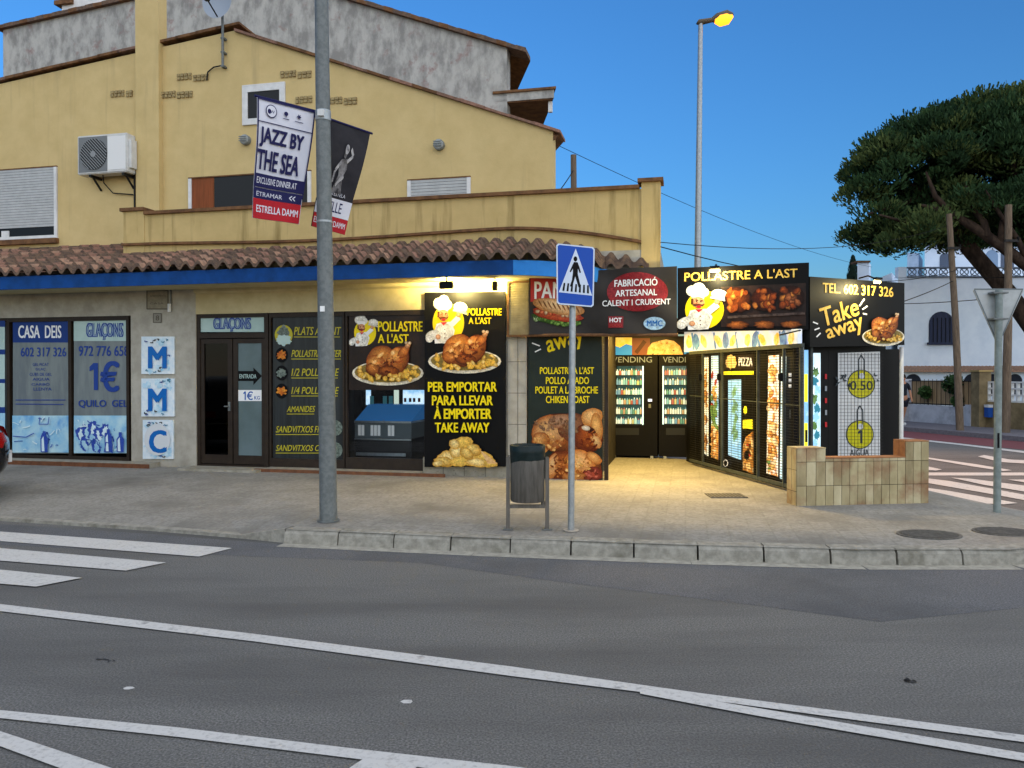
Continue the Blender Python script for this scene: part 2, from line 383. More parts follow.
# kerb stones along the raised part
def resample(pts, step):
    out = [Vector(pts[0])]; acc = 0
    for a, c in zip(pts[:-1], pts[1:]):
        a, c = Vector(a), Vector(c); L = (c - a).length; t = step - acc
        while t <= L: out.append(a + (c - a) * (t / L)); t += step
        acc = (acc + L) % step
    return out
b = MB(); rk = random.Random(4)
ks = resample([Vector((x, y, z)) for x, y, z in KL[5:14]], .55)
for i, (a, c) in enumerate(zip(ks[:-1], ks[1:])):
    d = (c - a); L = d.length; d.z = 0; d.normalize(); nrm = Vector((-d.y, d.x, 0))
    g = .004 + rk.random() * .006; a2 = a + d * g; c2 = c - d * g; za, zc = a.z + .006 + rk.uniform(-.004, .004), c.z + .006 + rk.uniform(-.004, .004)
    o0 = rk.uniform(-.008, .008)
    prof = [(-.03 + o0, -.05), (-.012 + o0, .72), (.02 + o0, 1.0), (.15, 1.0), (.15, -.05)]
    vv = []
    for q, z in ((a2, za), (c2, zc)):
        for u, h in prof: vv.append(q + nrm * u + Vector((0, 0, h * z - q.z)))
    b.add(vv, [(4, 3, 2, 1, 0), (5, 6, 7, 8, 9)] + [(j, j+1, j+6, j+5) for j in range(4)], m_kerb)
# dropped kerb band on the left and the pale gutter strip
lowk = [Vector((x, y, 0)) for x, y, z in KL[1:6]]
for a, c in zip(lowk[:-1], lowk[1:]):
    d = (c - a).normalized(); nrm = Vector((-d.y, d.x, 0)); top = .034; tc = .034 if c != lowk[-1] else .137
    b.add([a, c, c + Vector((0, 0, tc)), a + Vector((0, 0, top)), c + nrm*.16 + Vector((0, 0, tc+.004)), a + nrm*.16 + Vector((0, 0, top+.004))], [(0, 1, 2, 3), (3, 2, 4, 5)], m_kerb)
struct(b.build('kerb'))
m_gut = M('gutter_concrete', '#aaa698', .8, c2='#8f8c80', scale=12)
b = MB()
gl_ = [Vector((x, y, 0)) for x, y, z in KL[5:14]]
for a, c in zip(gl_[:-1], gl_[1:]):
    d = (c - a).normalized(); nrm = Vector((-d.y, d.x, 0))
    b.add([a - nrm*.17 + Vector((0,0,.004)), c - nrm*.17 + Vector((0,0,.004)), c + Vector((0,0,.004)), a + Vector((0,0,.004))], [(0, 1, 2, 3)], m_gut)
struct(b.build('gutter'))
# darker newer asphalt strip near the kerb
m_asph2 = M('asphalt_patch', '#4a4b4d', .78, c2='#7b7c7d', scale=90, lo=.40, hi=.70, detail=6, c3='#424446', scale3=.6, lo3=.45, hi3=.8, bump=.5, bscale=120, spec=.3)
flat('asphalt_patch', [gp(-400, 560), gp(0, 545), gp(240, 556), gp(420, 563), gp(560, 582), gp(760, 606), gp(880, 622), gp(1100, 600), gp(1400, 640), (7, 5.6), (5.6, 6.6), (4.9, 6.58), gp(1010, 567.5), gp(860, 567.5), gp(690, 562.5), gp(487, 553.5), gp(287, 545), gp(150, 534), gp(0, 524), (-12.1, 10.6)], 0.0015, m_asph2)
# painted markings
def marking(name, polys, z=.008, m=None):
    b = MB()
    for i, p in enumerate(polys):
        b.add([G(u, v, z + i*.0012) for u, v in p], [tuple(range(len(p)))], m or m_paint)
    return struct(b.build(name))
marking('zebra_crossing', [[(-160, 523), (0, 531.5), (232, 548), (199, 556.5), (0, 541), (-160, 530.5)], [(-190, 533), (0, 548), (166, 562.5), (126, 570.5), (0, 560.5), (-190, 546)],
                           [(-220, 549), (0, 569.5), (82, 577.7), (36, 586.5), (0, 583.5), (-220, 566)], [(-300, 560), (-60, 588), (-120, 598), (-300, 580)]])
marking('lane_line', [[(-250, 578), (0, 604), (256, 634), (512, 666.5), (700, 693), (860, 713.5), (1024, 735), (1250, 765), (1250, 773), (1024, 742), (860, 720.5), (735, 703.5), (512, 676), (256, 641.5), (0, 611), (-250, 584)],
                      [(640, 690), (700, 698.5), (735, 704.3), (762, 708.7), (860, 725.5), (1024, 753), (1250, 791), (1250, 800), (1024, 761), (860, 733.5), (762, 716.5), (700, 705), (640, 693.5)]])
marking('hatched_island_line', [[(-260, 688), (0, 710), (180, 727.5), (350, 748), (512, 766), (760, 800), (760, 812), (500, 778), (355, 758.5), (180, 737), (0, 718), (-260, 696)],
                           [(-200, 690), (0, 731), (112, 768), (180, 790), (130, 800), (60, 768), (0, 746), (-200, 703)], [(366, 757), (420, 764), (380, 800), (300, 800)]])
# paint chips, tar seams and a worn skid mark on the carriageway
b = MB(); rs = random.Random(21)
for px, py, w_ in ((407, 701.5, .04), (128, 688, .035)):
    p = G(px, py, .0022); b.add([p + Vector((w_*rs.uniform(.6, 1.1)*math.cos(a*1.05), w_*.6*math.sin(a*1.05), 0)) for a in range(6)], [tuple(range(6))], m_paint)
struct(b.build('paint_chip'))
b = MB(); m_tar = M('tar_seam', '#2f2f30', .6, spec=.3)
def seam(pts, wd):
    pts = [G(u, v, .0045) for u, v in pts]; out = []
    for a, c in zip(pts[:-1], pts[1:]):
        for k in range(8): out.append(a.lerp(c, k/8) + Vector((rs.uniform(-.02, .02), rs.uniform(-.025, .025), 0)))
    out.append(pts[-1]); vv = []
    for i, p in enumerate(out): q = wd*rs.uniform(.5, 1.2); vv += [p + Vector((0, q, 0)), p - Vector((0, q, 0))]
    b.add(vv, [(2*i, 2*i+2, 2*i+3, 2*i+1) for i in range(len(out)-1)], m_tar)
seam([(902, 679), (913, 680.5)], .02); seam([(98, 660), (115, 661)], .008)
struct(b.build('tar_spot'))
# side street
SD = Vector((-.22, .975, 0)).normalized()
b = MB(); b.add([(x, y, .003) for x, y in ((11.3, 22.6), (12.4, 18.7), (14.4, 11.5), (17, 2), (15.2, 2), (12.8, 11.2), (10.8, 17.6), (9.6, 22.1), (6.2, 36), (7.9, 36))], [tuple(range(10))], m_red); struct(b.build('bike_lane'))
marking('stop_line', [[(915, 472.5), (1090, 472.5), (1100, 475.5), (915, 475.5)]])
marking('side_street_line', [[(895, 436.5), (960, 443.5), (1024, 451), (1120, 463), (1120, 466), (1024, 453), (960, 445), (895, 438)],
                             [(925, 457), (975, 464), (1012, 470.2), (1003, 471), (970, 466), (925, 458.4)], [(984, 455), (1010, 459.5), (1060, 462), (1060, 465.5), (1000, 462), (978, 456.5)],
                             [(926, 466), (942, 469.5), (936, 470.5), (926, 470)]])
marking('side_zebra_crossing', [[(915, 476.2), (929, 478.5), (950, 481), (1024, 494.5), (1060, 501), (1060, 507), (1024, 500), (980, 492), (929, 483.2), (915, 481)],
                                [(915, 485.5), (929, 488), (950, 491), (990, 498), (1018, 503), (1004, 504.3), (975, 503), (945, 497.5), (929, 494), (915, 491)],
                                [(951, 477.6), (970, 478.6), (1024, 485.5), (1070, 491), (1070, 498), (1024, 491.5), (985, 485)], [(1008, 479.6), (1080, 479), (1080, 486), (1024, 482.2)]])
# far pavement of the side street
far_k = [(7.6, 36), (9.2, 30), (11.3, 22.6), (12.4, 18.7), (14.4, 11.5), (17, 2)]
far_w = [(10.0, 36), (11.5, 30), (13.2, 24), (14.2, 20), (16.0, 12.5), (18.8, 3)]
m_pave2 = M('far_paving', '#77757a', .85, c2='#68666b', scale=20)
b = MB(); vv = [(x, y, .12) for x, y in far_k] + [(x, y, .125) for x, y in far_w] + [(x, y, 0) for x, y in far_k]
n = len(far_k); b.add(vv, [(i, i+1, n+i+1, n+i) for i in range(n-1)] + [(2*n+i, 2*n+i+1, i+1, i) for i in range(n-1)], m_pave2); struct(b.build('far_pavement'))

# ================================================================== CORNER BUILDING
bld = thing('corner_building', W(-5, 0, 0), 'ochre gabled corner building with clay tile canopy, blue fascia and shop windows', 'building')
s_ = FS
sL = s_(0) - 7.0
HEAD = 2.58
b = MB(FM)
def wallbox(s0, s1, z0, z1, m=m_gwall, d0=0.0, d1=.3): b.box(s0, s1, d0, d1, z0, z1, m)
wallbox(sL, s_(196), HEAD, 3.40)
wallbox(s_(196), s_(528), HEAD, 3.40, m_cream)
wallbox(sL, sL + 2.5, 0, HEAD)
wallbox(s_(131), s_(196), 0, HEAD)
wallbox(s_(425), s_(508), 0, HEAD)
wallbox(sL+2.5, s_(131), -.1, .17)
wallbox(s_(196), s_(425), -.1, .15)
# concrete pillar with tile joints right of the poster
b.box(s_(508.2), s_(527), -.03, .3, 0, 3.2, m_gwall)
m_joint = M('tile_joint', '#5f5b50', .9)
for k in range(1, 7): b.box(s_(508.4), s_(526.8), -.0325, -.02, k*.45, k*.45+.008, m_joint)
b.box(s_(518), s_(518)+.007, -.0335, -.02, .14, 2.6, m_joint)
# plinth under the poster with joints
b.box(s_(424), s_(508), -.05, 0.0, 0, .40, M('plinth_stone', '#9a9484', .85, c2='#87816f', scale=8, c3='#6a6557', scale3=22, lo3=.6, hi3=.7))
for px in (444, 465, 486): b.box(s_(px), s_(px)+.008, -.053, -.04, .14, .4, m_joint)
# beam over the passage and the terrace block, right end wall
b.box(s_(528), s_(660), 0, .3, 2.42, 3.35, m_gwall)
b.box(s_(660)-.25, s_(660), .3, 4.6, 2.42, 3.35, m_gwall)
b.box(s_(128), s_(660)-.25, .2, .78, 3.30, 3.38, m_gwall)
b.box(s_(560), s_(660)-.25, .78, 4.6, 3.28, 3.38, m_gwall)
b.build('wall', bld)
# steps and ledges
b = MB(FM); m_step = M('step_stone', '#a19c8e', .85, c2='#8d8878', scale=9); m_stepb = M('step_brick', '#7a5138', .85, c2='#64422f', scale=12)
b.box(s_(-300), s_(160), -.26, -.001, 0, .215, m_step); b.box(s_(-300), s_(160), -.285, -.261, 0, .205, m_stepb)
b.box(s_(194), s_(270), -.42, -.001, 0, .175, m_step)
b.box(s_(270)+.01, s_(424), -.22, -.001, 0, .19, m_step); b.box(s_(262)+.02, s_(424)+.4, -.27, -.222, 0, .185, m_stepb)
b.build('doorstep', bld)
# upper gable wall
DG = .8; SK = .45
def gz(px, py): return FSZ(px, py, DG)
ap = gz(237, 30); lf = gz(0, 84); rt = gz(553, 131)
sl = (lf[1]-ap[1])/(lf[0]-ap[0]); lfs = sL - .3; lfz = ap[1] + sl*(lfs-ap[0])
b = MB(FM)
b.prism([(lfs, DG, 3.2), (rt[0], DG, 3.2), (rt[0], DG, rt[1]), (ap[0], DG, ap[1]), (lfs, DG, lfz)], (0, .25, 0), m_ywall)
b.prism([(rt[0]-.25-SK*.25, DG+.251, 3.2), (rt[0]-.002-SK*.25, DG+.251, 3.2), (rt[0]-.002-SK*.25, DG+.251, rt[1]-.01), (rt[0]-.25-SK*.25, DG+.251, rt[1]-.01)], (-SK*7.5, 7.5, 0), m_ywall)
b.build('gable_wall', bld)
# gable roof slabs with clay verge
b = MB(FM); rr = random.Random(2)
ov = .22
rsl = (rt[1]-ap[1])/(rt[0]-ap[0]); re = (rt[0]+.10, rt[1]+rsl*.10)
for (p, q) in (((lfs-.3, lfz-sl*.3), (ap[0]+.03, ap[1]+.07)), ((ap[0]-.02, ap[1]-.03), re)):
    n = int(abs(q[0]-p[0])/.38)
    for i in range(n):
        t0, t1 = i/n, (i+1)/n; f = lambda t: (p[0]+(q[0]-p[0])*t, p[1]+(q[1]-p[1])*t)
        A, B = f(t0), f(t1+.004); j = rr.uniform(0, .012)
        b.prism([(A[0], DG-.06, A[1]-.005), (B[0], DG-.06, B[1]-.005), (B[0], DG-.06, B[1]+.03+j), (A[0], DG-.06, A[1]+.035+j)], (0, .5, 0), rr.choice(m_tiles[:2]+[m_cop, m_cop]))
    b.prism([(p[0], DG+.44, p[1]+.0), (q[0], DG+.44, q[1]+.0), (q[0], DG+.44, q[1]+.05), (p[0], DG+.44, p[1]+.03)], (-SK*8.2, 8.2, 0), m_tiles[1])
b.prism([(re[0]-.10, DG+.0, re[1]-.11), (re[0]-.002, DG+.0, re[1]-.03), (re[0]-.10, DG+.0, re[1]-.02)], (-SK*8, 8, 0), m_cop)
b.build('gable_roof', bld)
# parapet with coping, end piers and moulding
def Zp(px, py): return FZ(px, py, 0)
s0p, s1p = s_(143), s_(641)
ptz = 4.27
b = MB(FM)
b.box(s_(124), s_(145), 0, .2, 3.3, ptz-.005, m_ypar)
b.box(s_(145), s1p, .012, .2, 3.3, ptz-.07, m_ypar)
b.box(s1p, s_(660), -.012, .24, 2.42, 4.28, m_ypar)
b.build('parapet', bld)
b = MB(FM)
b.box(s_(123)-.02, s_(145.5), -.04, .24, ptz-.004, ptz+.05, m_cop); b.box(s_(145.5)+.002, s1p-.03, -.04, .24, ptz-.07, ptz-.02, m_cop)
b.box(s1p-.05, s_(660)+.04, -.06, .28, 4.281, 4.33, m_cop); b.build('coping', bld)
# course that follows the canopy roof and dips at the corner
sc, se = s_(505), s_(640)
def qd(s): return max(0.0, min(1.0, (s-sc)/(se-sc)))
def zA(s): q = qd(s); return 3.54 - .40*q**1.7
def zMould(s): q = qd(s); return 3.68 - .25*q**1.6
b = MB(FM); ss = [s_(124)+.0 + (s1p-s_(124))*i/40 for i in range(41)]
vv = []
for s in ss:
    z = zMould(s) + .03*math.sin(s*.9); vv += [(s, .012, z), (s, -.045, z), (s, -.045, z+.035), (s, .012, z+.05)]
b.add(vv, [(4*i+j, 4*i+4+j, 4*i+4+j+1, 4*i+j+1) for i in range(40) for j in range(3)], m_cop)
for (pxs, h0) in ((200, .28), (247, .2), (252, .12), (440, .25), (575, .2), (640, .5), (634, .6)):
    pass
b.build('moulding', bld)
# chimney pillar
b = MB(FM); b.box(s_(137, DG-.1), s_(160, DG-.1), DG-.10, DG+.12, 3.38, 8.2, m_ywall); b.build('chimney', bld)
# soffit + fascia + canopy tiles
def eave(s):
    q = qd(s); p_ = max(0., min(1., (s-s_(528))/(s_(606)-s_(528)))); d = -.85 + .72*(1-math.sqrt(max(0, 1-p_*p_))); z = 3.19 - .13*q**1.6
    return d, z
b = MB(FM); n = 110; S0 = sL - .2
st = [S0 + (se - S0)*i/n for i in range(n+1)]
vv = []
for s in st:
    d, z = eave(s); fz = z - .235
    vv += [(s, d+.06, z-.035), (s, d+.06, fz), (s, d+.10, fz), (s, .3, 2.985 if s < sc else 2.985-.03*qd(s))]
b.add(vv, [(4*i, 4*i+1, 4*i+5, 4*i+4) for i in range(n)], m_blue)
m_blue2 = M('blue_fascia_newer', '#2f86d6', .5, c2='#2a7ac6', scale=4)
i0 = min(range(n), key=lambda i: abs(st[i]-s_(515, -.8)))
b.add(vv, [(4*i+1, 4*i+2, 4*i+6, 4*i+5) for i in range(n)], m_blue)
ob = b.build('fascia', bld)
ob.data.materials.append(m_blue2)
for i, p in enumerate(ob.data.polygons):
    if p.index < n and p.index >= i0: p.material_index = 1
b = MB(FM); b.add(vv, [(4*i+2, 4*i+3, 4*i+7, 4*i+6) for i in range(n)], m_cream)
b.add([(s_(196), -.003, 2.985), (s_(528), -.003, 2.985), (s_(528), -.06, 2.985), (s_(196), -.06, 2.985), (s_(196), -.06, 2.93), (s_(528), -.06, 2.93), (s_(528), -.003, 2.9), (s_(196), -.003, 2.9)], [(3, 2, 5, 4), (4, 5, 6, 7)], m_cream)
b.build('soffit', bld)
def tile_sheet(b, s0, s1, low, high, courses, pitch, seed):
    rnd = random.Random(seed); cols = int((s1-s0)/pitch); K = 8
    for i in range(cols):
        a0 = s0 + (s1-s0)*i/cols; a1 = s0 + (s1-s0)*(i+1)/cols; jz = rnd.uniform(-.012, .012)
        for c in range(courses):
            t0, t1 = c/courses - (.03 if c else 0), (c+1)/courses; vv = []; m = rnd.choice(m_tiles)
            lift = rnd.uniform(.0, .012)
            for (t, dz) in ((t0, -.03), (t0, .028+lift), (t1, -.012)):
                for k in range(K+1):
                    s = a0 + (a1-a0)*k/K; d0_, z0_ = low(s); d1_, z1_ = high(s); ph = math.cos(2*math.pi*k/K)
                    h = -.044 * (abs(ph)**.8) * (1 if ph > 0 else -1)
                    if dz == -.03: h = h - .02 if c == 0 else h
                    vv.append((s, d0_+(d1_-d0_)*t, z0_+(z1_-z0_)*t + h + .03 + (dz if dz != -.03 else 0.0) + jz))
            b.add(vv, [(k, k+1, K+1+k+1, K+1+k) for k in range(K)], m_tiles[3])
            b.add(vv, [(K+1+k, K+2+k, 2*K+3+k, 2*K+2+k) for k in range(K)], m, smooth=True)
b = MB(FM)
tile_sheet(b, S0, se+.12, eave, lambda s: (0.0, zA(s)), 5, .205, 5)
lo2 = lambda s: (0.0, zA(s)); hi2 = lambda s: (DG+.05, 3.86)
tile_sheet(b, S0, s_(124)-.01, lo2, hi2, 4, .205, 6)
b.build('tiled_canopy', bld)
# ventilation brick strips
rb = random.Random(8); m_vb = M('vent_brick', '#a8966a', .92, c2='#8c7b58', scale=20)
for x0, x1, y in ((113, 126, 93.5), (128, 136.5, 93.5), (163, 177, 94.5), (179, 194, 94.5), (179, 193, 76.5), (195, 210, 77.5), (282, 297, 74), (299, 313, 74.5), (297, 315, 99.5), (328, 343, 100.5), (345, 359, 101)):
    b = MB(FM); sa, sb = s_(x0, DG), s_(x1, DG); z = FZ((x0+x1)/2, y, DG)
    for r in range(2):
        k = sa
        while k < sb - .03:
            wd = .05 + rb.random()*.02; b.box(k, min(k+wd, sb), DG-.018-rb.random()*.012, DG+.01, z-.055+r*.058, z-.055+r*.058+.046, m_vb); k += wd + .018
    b.build('vent_brickwork', bld)

# --- windows of the upper storey
m_shut = M('roller_shutter', '#b9bcbb', .55, c2='#aeb1b0', scale=8)
m_glassd = M('dark_window_glass', '#0f1114', .3, spec=.25)
def upper_window(px0, px1, y0, y1, kind):
    sa, sb = s_(px0, DG), s_(px1, DG); zt = FZ((px0+px1)/2, y0, DG); zb = FZ((px0+px1)/2, y1, DG)
    f = MB(FM); fw = .06; d0 = DG - .012
    f.box(sa, sb, d0-.02, d0+.05, zt-.02, zt, m_white if kind == 'small' else m_cop)
    if kind == 'small': fw = .1
    f.box(sa, sa+fw, d0-.018, d0+.05, zb, zt-.021, m_white); f.box(sb-fw, sb, d0-.018, d0+.05, zb, zt-.021, m_white)
    f.box(sa+fw, sb-fw, d0-.018, d0+.05, zb, zb+fw, m_white)
    if kind == 'small': f.box(sa+fw, sb-fw, d0-.018, d0+.05, zt-.02-fw, zt-.021, m_white)
    if kind == 'left': f.box(sa-.1, sb+.02, d0-.07, d0+.05, zb-.09, zb-.002, m_cop); f.box((sa+sb)/2+.12, (sa+sb)/2+.28, d0-.018, d0+.05, zb+fw, zb+.17, m_white)
    wf = f.build('window', bld)
    g = MB(FM); zt2 = zt-.02-(fw if kind == 'small' else 0)
    if kind == 'left':
        g.box(sa+fw, sb-fw, d0+.0, d0+.03, zb+fw, zt2, m_glassd)
    elif kind == 'orange':
        g.box(sa+fw, sa+fw+.42, d0, d0+.03, zb+fw, zt2, M('orange_curtain', '#8a4a26', .5, c2='#77401f', scale=8, stretch=(6, 6, .3))); g.box(sa+fw+.43, sb-fw, d0, d0+.03, zb+fw, zt2, m_glassd)
    else: g.box(sa+fw, sb-fw, d0, d0+.03, zb+fw, zt2, m_glassd)
    g.build('pane', wf)
    if kind in ('left', 'shutter'):
        h = MB(FM); zb_ = FZ((px0+px1)/2, 229, DG) if kind == 'left' else zb+fw
        z = zt2 - .001
        while z > zb_ + .02:
            h.box(sa+fw+.002, sb-fw-.002, d0-.012, d0-.001, z-.042, z, m_shut); z -= .048
        h.build('roller_shutter', wf)
upper_window(-60, 59, 170, 241, 'left')
upper_window(190, 312, 174, 222, 'orange')
upper_window(244, 286.5, 84, 124, 'small')
upper_window(408, 471, 178, 222, 'shutter')

# --- shop windows and door
FR = .06     # depth of the glass plane
SG = FSurf(FR)
m_glass = glass_mat('shop_glass', (.95, .97, .98), .05)
def opening(name, px0, px1, mull, z0, z1, jamb=.05, bot=.1, top=.07, parent=bld, trans=None):
    f = MB(FM); sa, sb = s_(px0, FR), s_(px1, FR)
    f.box(sa, sb, FR-.04, FR+.06, z1-top, z1, m_frame); f.box(sa, sb, FR-.04, FR+.06, z0, z0+bot, m_frame)
    xs = [(sa, sa+jamb), (sb-jamb, sb)] + [(s_(x, FR)-jamb*.6, s_(x, FR)+jamb*.6) for x in mull]
    for a, c in xs: f.box(a, c, FR-.039, FR+.06, z0+bot, z1-top, m_frame)
    if trans: f.box(sa+jamb, sb-jamb, FR-.038, FR+.06, trans-.05, trans+.03, m_frame)
    return f.build(name, parent)
m_film = M('grey_window_film', '#77807f', .3, c2='#636c70', scale=2, stretch=(3, 3, .6), spec=.6)
m_bl = M('vinyl_blue', '#2257a6', .35); m_bl2 = M('vinyl_deep_blue', '#23418c', .35); m_nv = M('vinyl_navy', '#1c3a7c', .35)
m_ice = M('vinyl_ice', '#8cc3e0', .35, c2='#bfe0e6', scale=2.5, c3='#5d9fd6', scale3=3, lo3=.5, hi3=.7)
m_pale = M('vinyl_pale', '#a9c3bd', .35, c2='#b5cdc6', scale=3)
m_yf = M('vinyl_mustard', '#b9ae2e', .4)

def one(f, S, x0, y0, x1, y1, m): d = x1-x0; h = y1-y0; f.sq(S, [(x0+.45*d, y0), (x1, y0), (x1, y1), (x0+.5*d, y1), (x0+.5*d, y0+.24*h), (x0, y0+.30*h), (x0, y0+.15*h)], m)
w1 = opening('shop_window', -115, 130.5, (-90, 10, 71.5), .17, HEAD)
f = MB(); S = FSurf(FR - .012); 
for x0, x1 in ((-85, 7), (13, 69.5), (74, 129)):
    f.rect(S, x0, 321+(0 if x0 > 0 else 1), x1, 453.5, m_film, w=.001)
S.w = .003
f.rect(S, 13, 320.5, 69.5, 342.5, m_nv); f.txt(S, 'CASA  DEIS', 18.5, 325.5, 61.5, 338, m_pw, .02)
f.rect(S, 74, 319.5, 129, 341, m_pale); f.txt(S, 'GLA\u00c7ONS', 86.5, 323.3, 123.5, 340, m_bl2, .05); f.txt(S, 'GLA\u00c7ONS', 87.2, 324, 122.8, 339.3, M('vinyl_greyblue', '#7f97b3', .35), -.004)
f.txt(S, '602 317 326', 21, 347.5, 66.5, 356.5, m_bl2, .02); f.txt(S, '972 776 658', 79, 346, 129, 356, m_bl2, .02)
for i, (a, c) in enumerate(((33, 49), (36, 46), (30, 52), (33, 50), (32, 50), (34, 52))): f.txt(S, ('GEL PICAT', 'GLA\u00c7', 'CUBS DE GEL', 'AIGUA', 'CARB\u00d3', 'LLENYA')[i], a, 363+i*4.9, c, 366+i*4.9, m_bl2, .0)
f.line(S, [(16, 400), (66, 400)], .8, m_bl2); f.line(S, [(16, 404), (64, 404.4)], .8, m_bl2)
one(f, S, 90, 363, 98.5, 390, m_bl2); f.txt(S, '\u20ac', 101, 361.5, 119.5, 391.5, m_bl2, .03); f.txt(S, 'QUILO  GEL', 79, 400, 128, 408, m_bl2, .02)
f.rect(S, 13, 415.5, 69.5, 452.5, m_ice); f.rect(S, 74.5, 415.5, 129, 453, m_ice)
rnd = random.Random(12); m_ib = M('vinyl_ice_stroke', '#3a57b0', .35, c2='#2a46a0', scale=20); m_il = M('vinyl_ice_light', '#d8eef2', .35)
for (cx, cy) in ((46, 438), (81, 433), (87, 431), (93, 428), (99, 434), (105, 430), (110, 438), (85, 444), (97, 446)):
    f.ell(S, cx, cy, 4.2, 7, m_ib, rot=rnd.uniform(-25, 25), jag=.25); f.ell(S, cx+.8, cy+1, 2.4, 5, m_il if rnd.random() < .6 else m_ice, rot=rnd.uniform(-25, 25), jag=.25)
for k in range(40):
    px_, py_ = rnd.uniform(16, 126), rnd.uniform(418, 450)
    if 66 < px_ < 78: continue
    a_ = rnd.uniform(0, 3.14); L_ = rnd.uniform(1, 4.5); f.line(S, [(px_-L_*math.cos(a_), py_-L_*.7*math.sin(a_)), (px_+rnd.uniform(-1, 1), py_+rnd.uniform(-1, 1)), (px_+L_*math.cos(a_), py_+L_*.7*math.sin(a_))], rnd.uniform(.4, 1.4), rnd.choice((m_ib, m_il, m_il, m_bl)))
for cx_, h_ in ((46, 14), (110, 16), (122, 13)): f.sq(S, [(cx_-3.4, 452), (cx_-3.8, 452-h_), (cx_-1.6, 449-h_), (cx_-1.5, 445-h_), (cx_+1.5, 445-h_), (cx_+1.6, 449-h_), (cx_+3.8, 452-h_), (cx_+3.4, 452)], m_ib); f.sq(S, [(cx_-2.4, 451), (cx_-2.6, 453-h_), (cx_-.6, 450-h_), (cx_+.4, 451)], m_il)
f.line(S, [(42, 417), (41, 424), (50, 424), (51, 417)], .8, m_ib); f.line(S, [(15, 436), (28, 437), (36, 433)], .9, m_ib); f.line(S, [(106, 452), (108, 442), (114, 444), (114, 453)], .9, m_ib)
f.rect(S, -85, 321, 7, 453, m_pale)
for y0, y1 in ((321, 327), (349.5, 354.5), (379, 383), (407, 413)): f.rect(S, -85, y0, 7.3, y1, m_nv)
f.rect(S, -85, 413, 7.3, 453, m_ice)
f.build('window_film', w1)

dr = opening('entrance_door', 197.5, 269.5, (), .15, HEAD, jamb=.07, bot=.05, top=.06, trans=FZ(232, 335, FR))
f = MB(); f.rect(FSurf(FR-.012), 199, 316.5, 266.5, 332, m_pale, w=.0); S = FSurf(FR-.015); f.txt(S, 'GLA\u00c7ONS', 213.5, 318, 251, 331.5, m_bl2, .05); f.txt(S, 'GLA\u00c7ONS', 214, 318.8, 250.5, 330.6, M('vinyl_greyblue', '#7f97b3', .35), -.004); f.build('transom_sign', dr)
lf_ = MB(FM)
def leaf(px0, px1, st=.08):
    sa, sb = s_(px0, FR), s_(px1, FR); zt = FZ(232, 339, FR); zb = .21
    for a, c, z0, z1 in ((sa, sa+st, zb, zt), (sb-st, sb, zb, zt), (sa+st, sb-st, zb, zb+.14), (sa+st, sb-st, zt-.07, zt)): lf_.box(a, c, FR-.02, FR+.03, z0, z1, m_frame)
leaf(200.5, 233); leaf(234, 266.8); lf_.build('door_leaf', dr)
g = MB(FM); g.box(s_(203, FR), s_(231, FR), FR, FR+.008, .3, FZ(232, 340, FR), glass_mat('door_glass', (.10, .12, .15), .04)); g.build('door_pane', dr)
f = MB(); S = FSurf(FR-.006); f.slab(S, [(236.5, 341), (264.7, 341), (264.7, 460), (236.5, 460)], .006, M('frosted_glass', '#5a6a6a', .3, c2='#66777a', scale=1.5)); S.w = .002
f.sq(S, [(238.5, 371), (253.5, 371), (253.5, 367.5), (262, 376), (253.5, 385), (253.5, 381), (238.5, 381)], m_black); f.txt(S, 'ENTRADA', 239.6, 374.2, 256.5, 378.4, m_pale, .01)
f.rect(S, 237, 390, 264, 401, m_pw); one(f, S, 243.5, 391.5, 246, 400, m_bl); f.txt(S, '\u20ac', 247, 391.5, 253, 400, m_bl, .02); f.txt(S, 'KG', 254.5, 396, 260, 399.5, m_bl, .02); f.build('frosted_pane', dr)
h = MB(FM); h.tube([(s_(229.5, FR), FR-.03, 1.12), (s_(229.5, FR), FR-.08, 1.12), (s_(227, FR), FR-.08, 1.12)], .011, m_galv); h.box(s_(229, FR), s_(231.2, FR), FR-.032, FR-.021, 1.05, 1.19, m_galv); h.build('handle', dr)

w2 = opening('shop_window', 270.5, 345.5, (), .16, HEAD, jamb=.03, bot=.16)
f = MB(); S = FSurf(FR-.012); m_menu = M('menu_film', '#26292a', .3, c2='#34393a', scale=3, stretch=(6, 6, .25), lo=.4, hi=.7)
f.rect(S, 273, 315, 343, 465, m_menu, w=0.001)
for t, x0, x1, y0, y1 in (('PLATS A PUNT', 294, 340, 327, 335), ('POLLASTRE SENCER', 291.5, 341, 350, 357), ('1/2 POLLASTRE', 291.5, 338, 368.5, 376), ('1/4 POLLASTRE', 291.5, 338, 387, 394), ('AMANIDES', 287, 314.5, 406, 412), ('SANDVITXOS FREDS', 276, 331, 426, 432.5), ('SANDVITXOS CALENTS', 276, 340, 445, 451)):
    f.txt(S, t, x0, y0, x1, y1, m_yf, .012, slant=1.2); f.line(S, [(x0, y1+2), (x1, y1+2)], .7, m_yf)
m_gp = M('film_greyprint', '#7d8a80', .4, c2='#4a544c', scale=30)
f.ell(S, 284, 335, 9, 10, m_yf); f.ell(S, 284, 333, 6, 7.5, m_gp, jag=.2); f.ell(S, 284, 340, 7.5, 5.5, m_pale, jag=.2)
for cy, m in ((355, m_roast), (373, m_gp), (391, m_roast)): f.ell(S, 282, cy, 6, 7.5, m_black); f.ell(S, 282, cy, 4.6, 4.2, m, jag=.3)
for cy in (428, 450): f.ell(S, 335, cy, 8, 8, m_gp)
f.build('menu_film', w2)

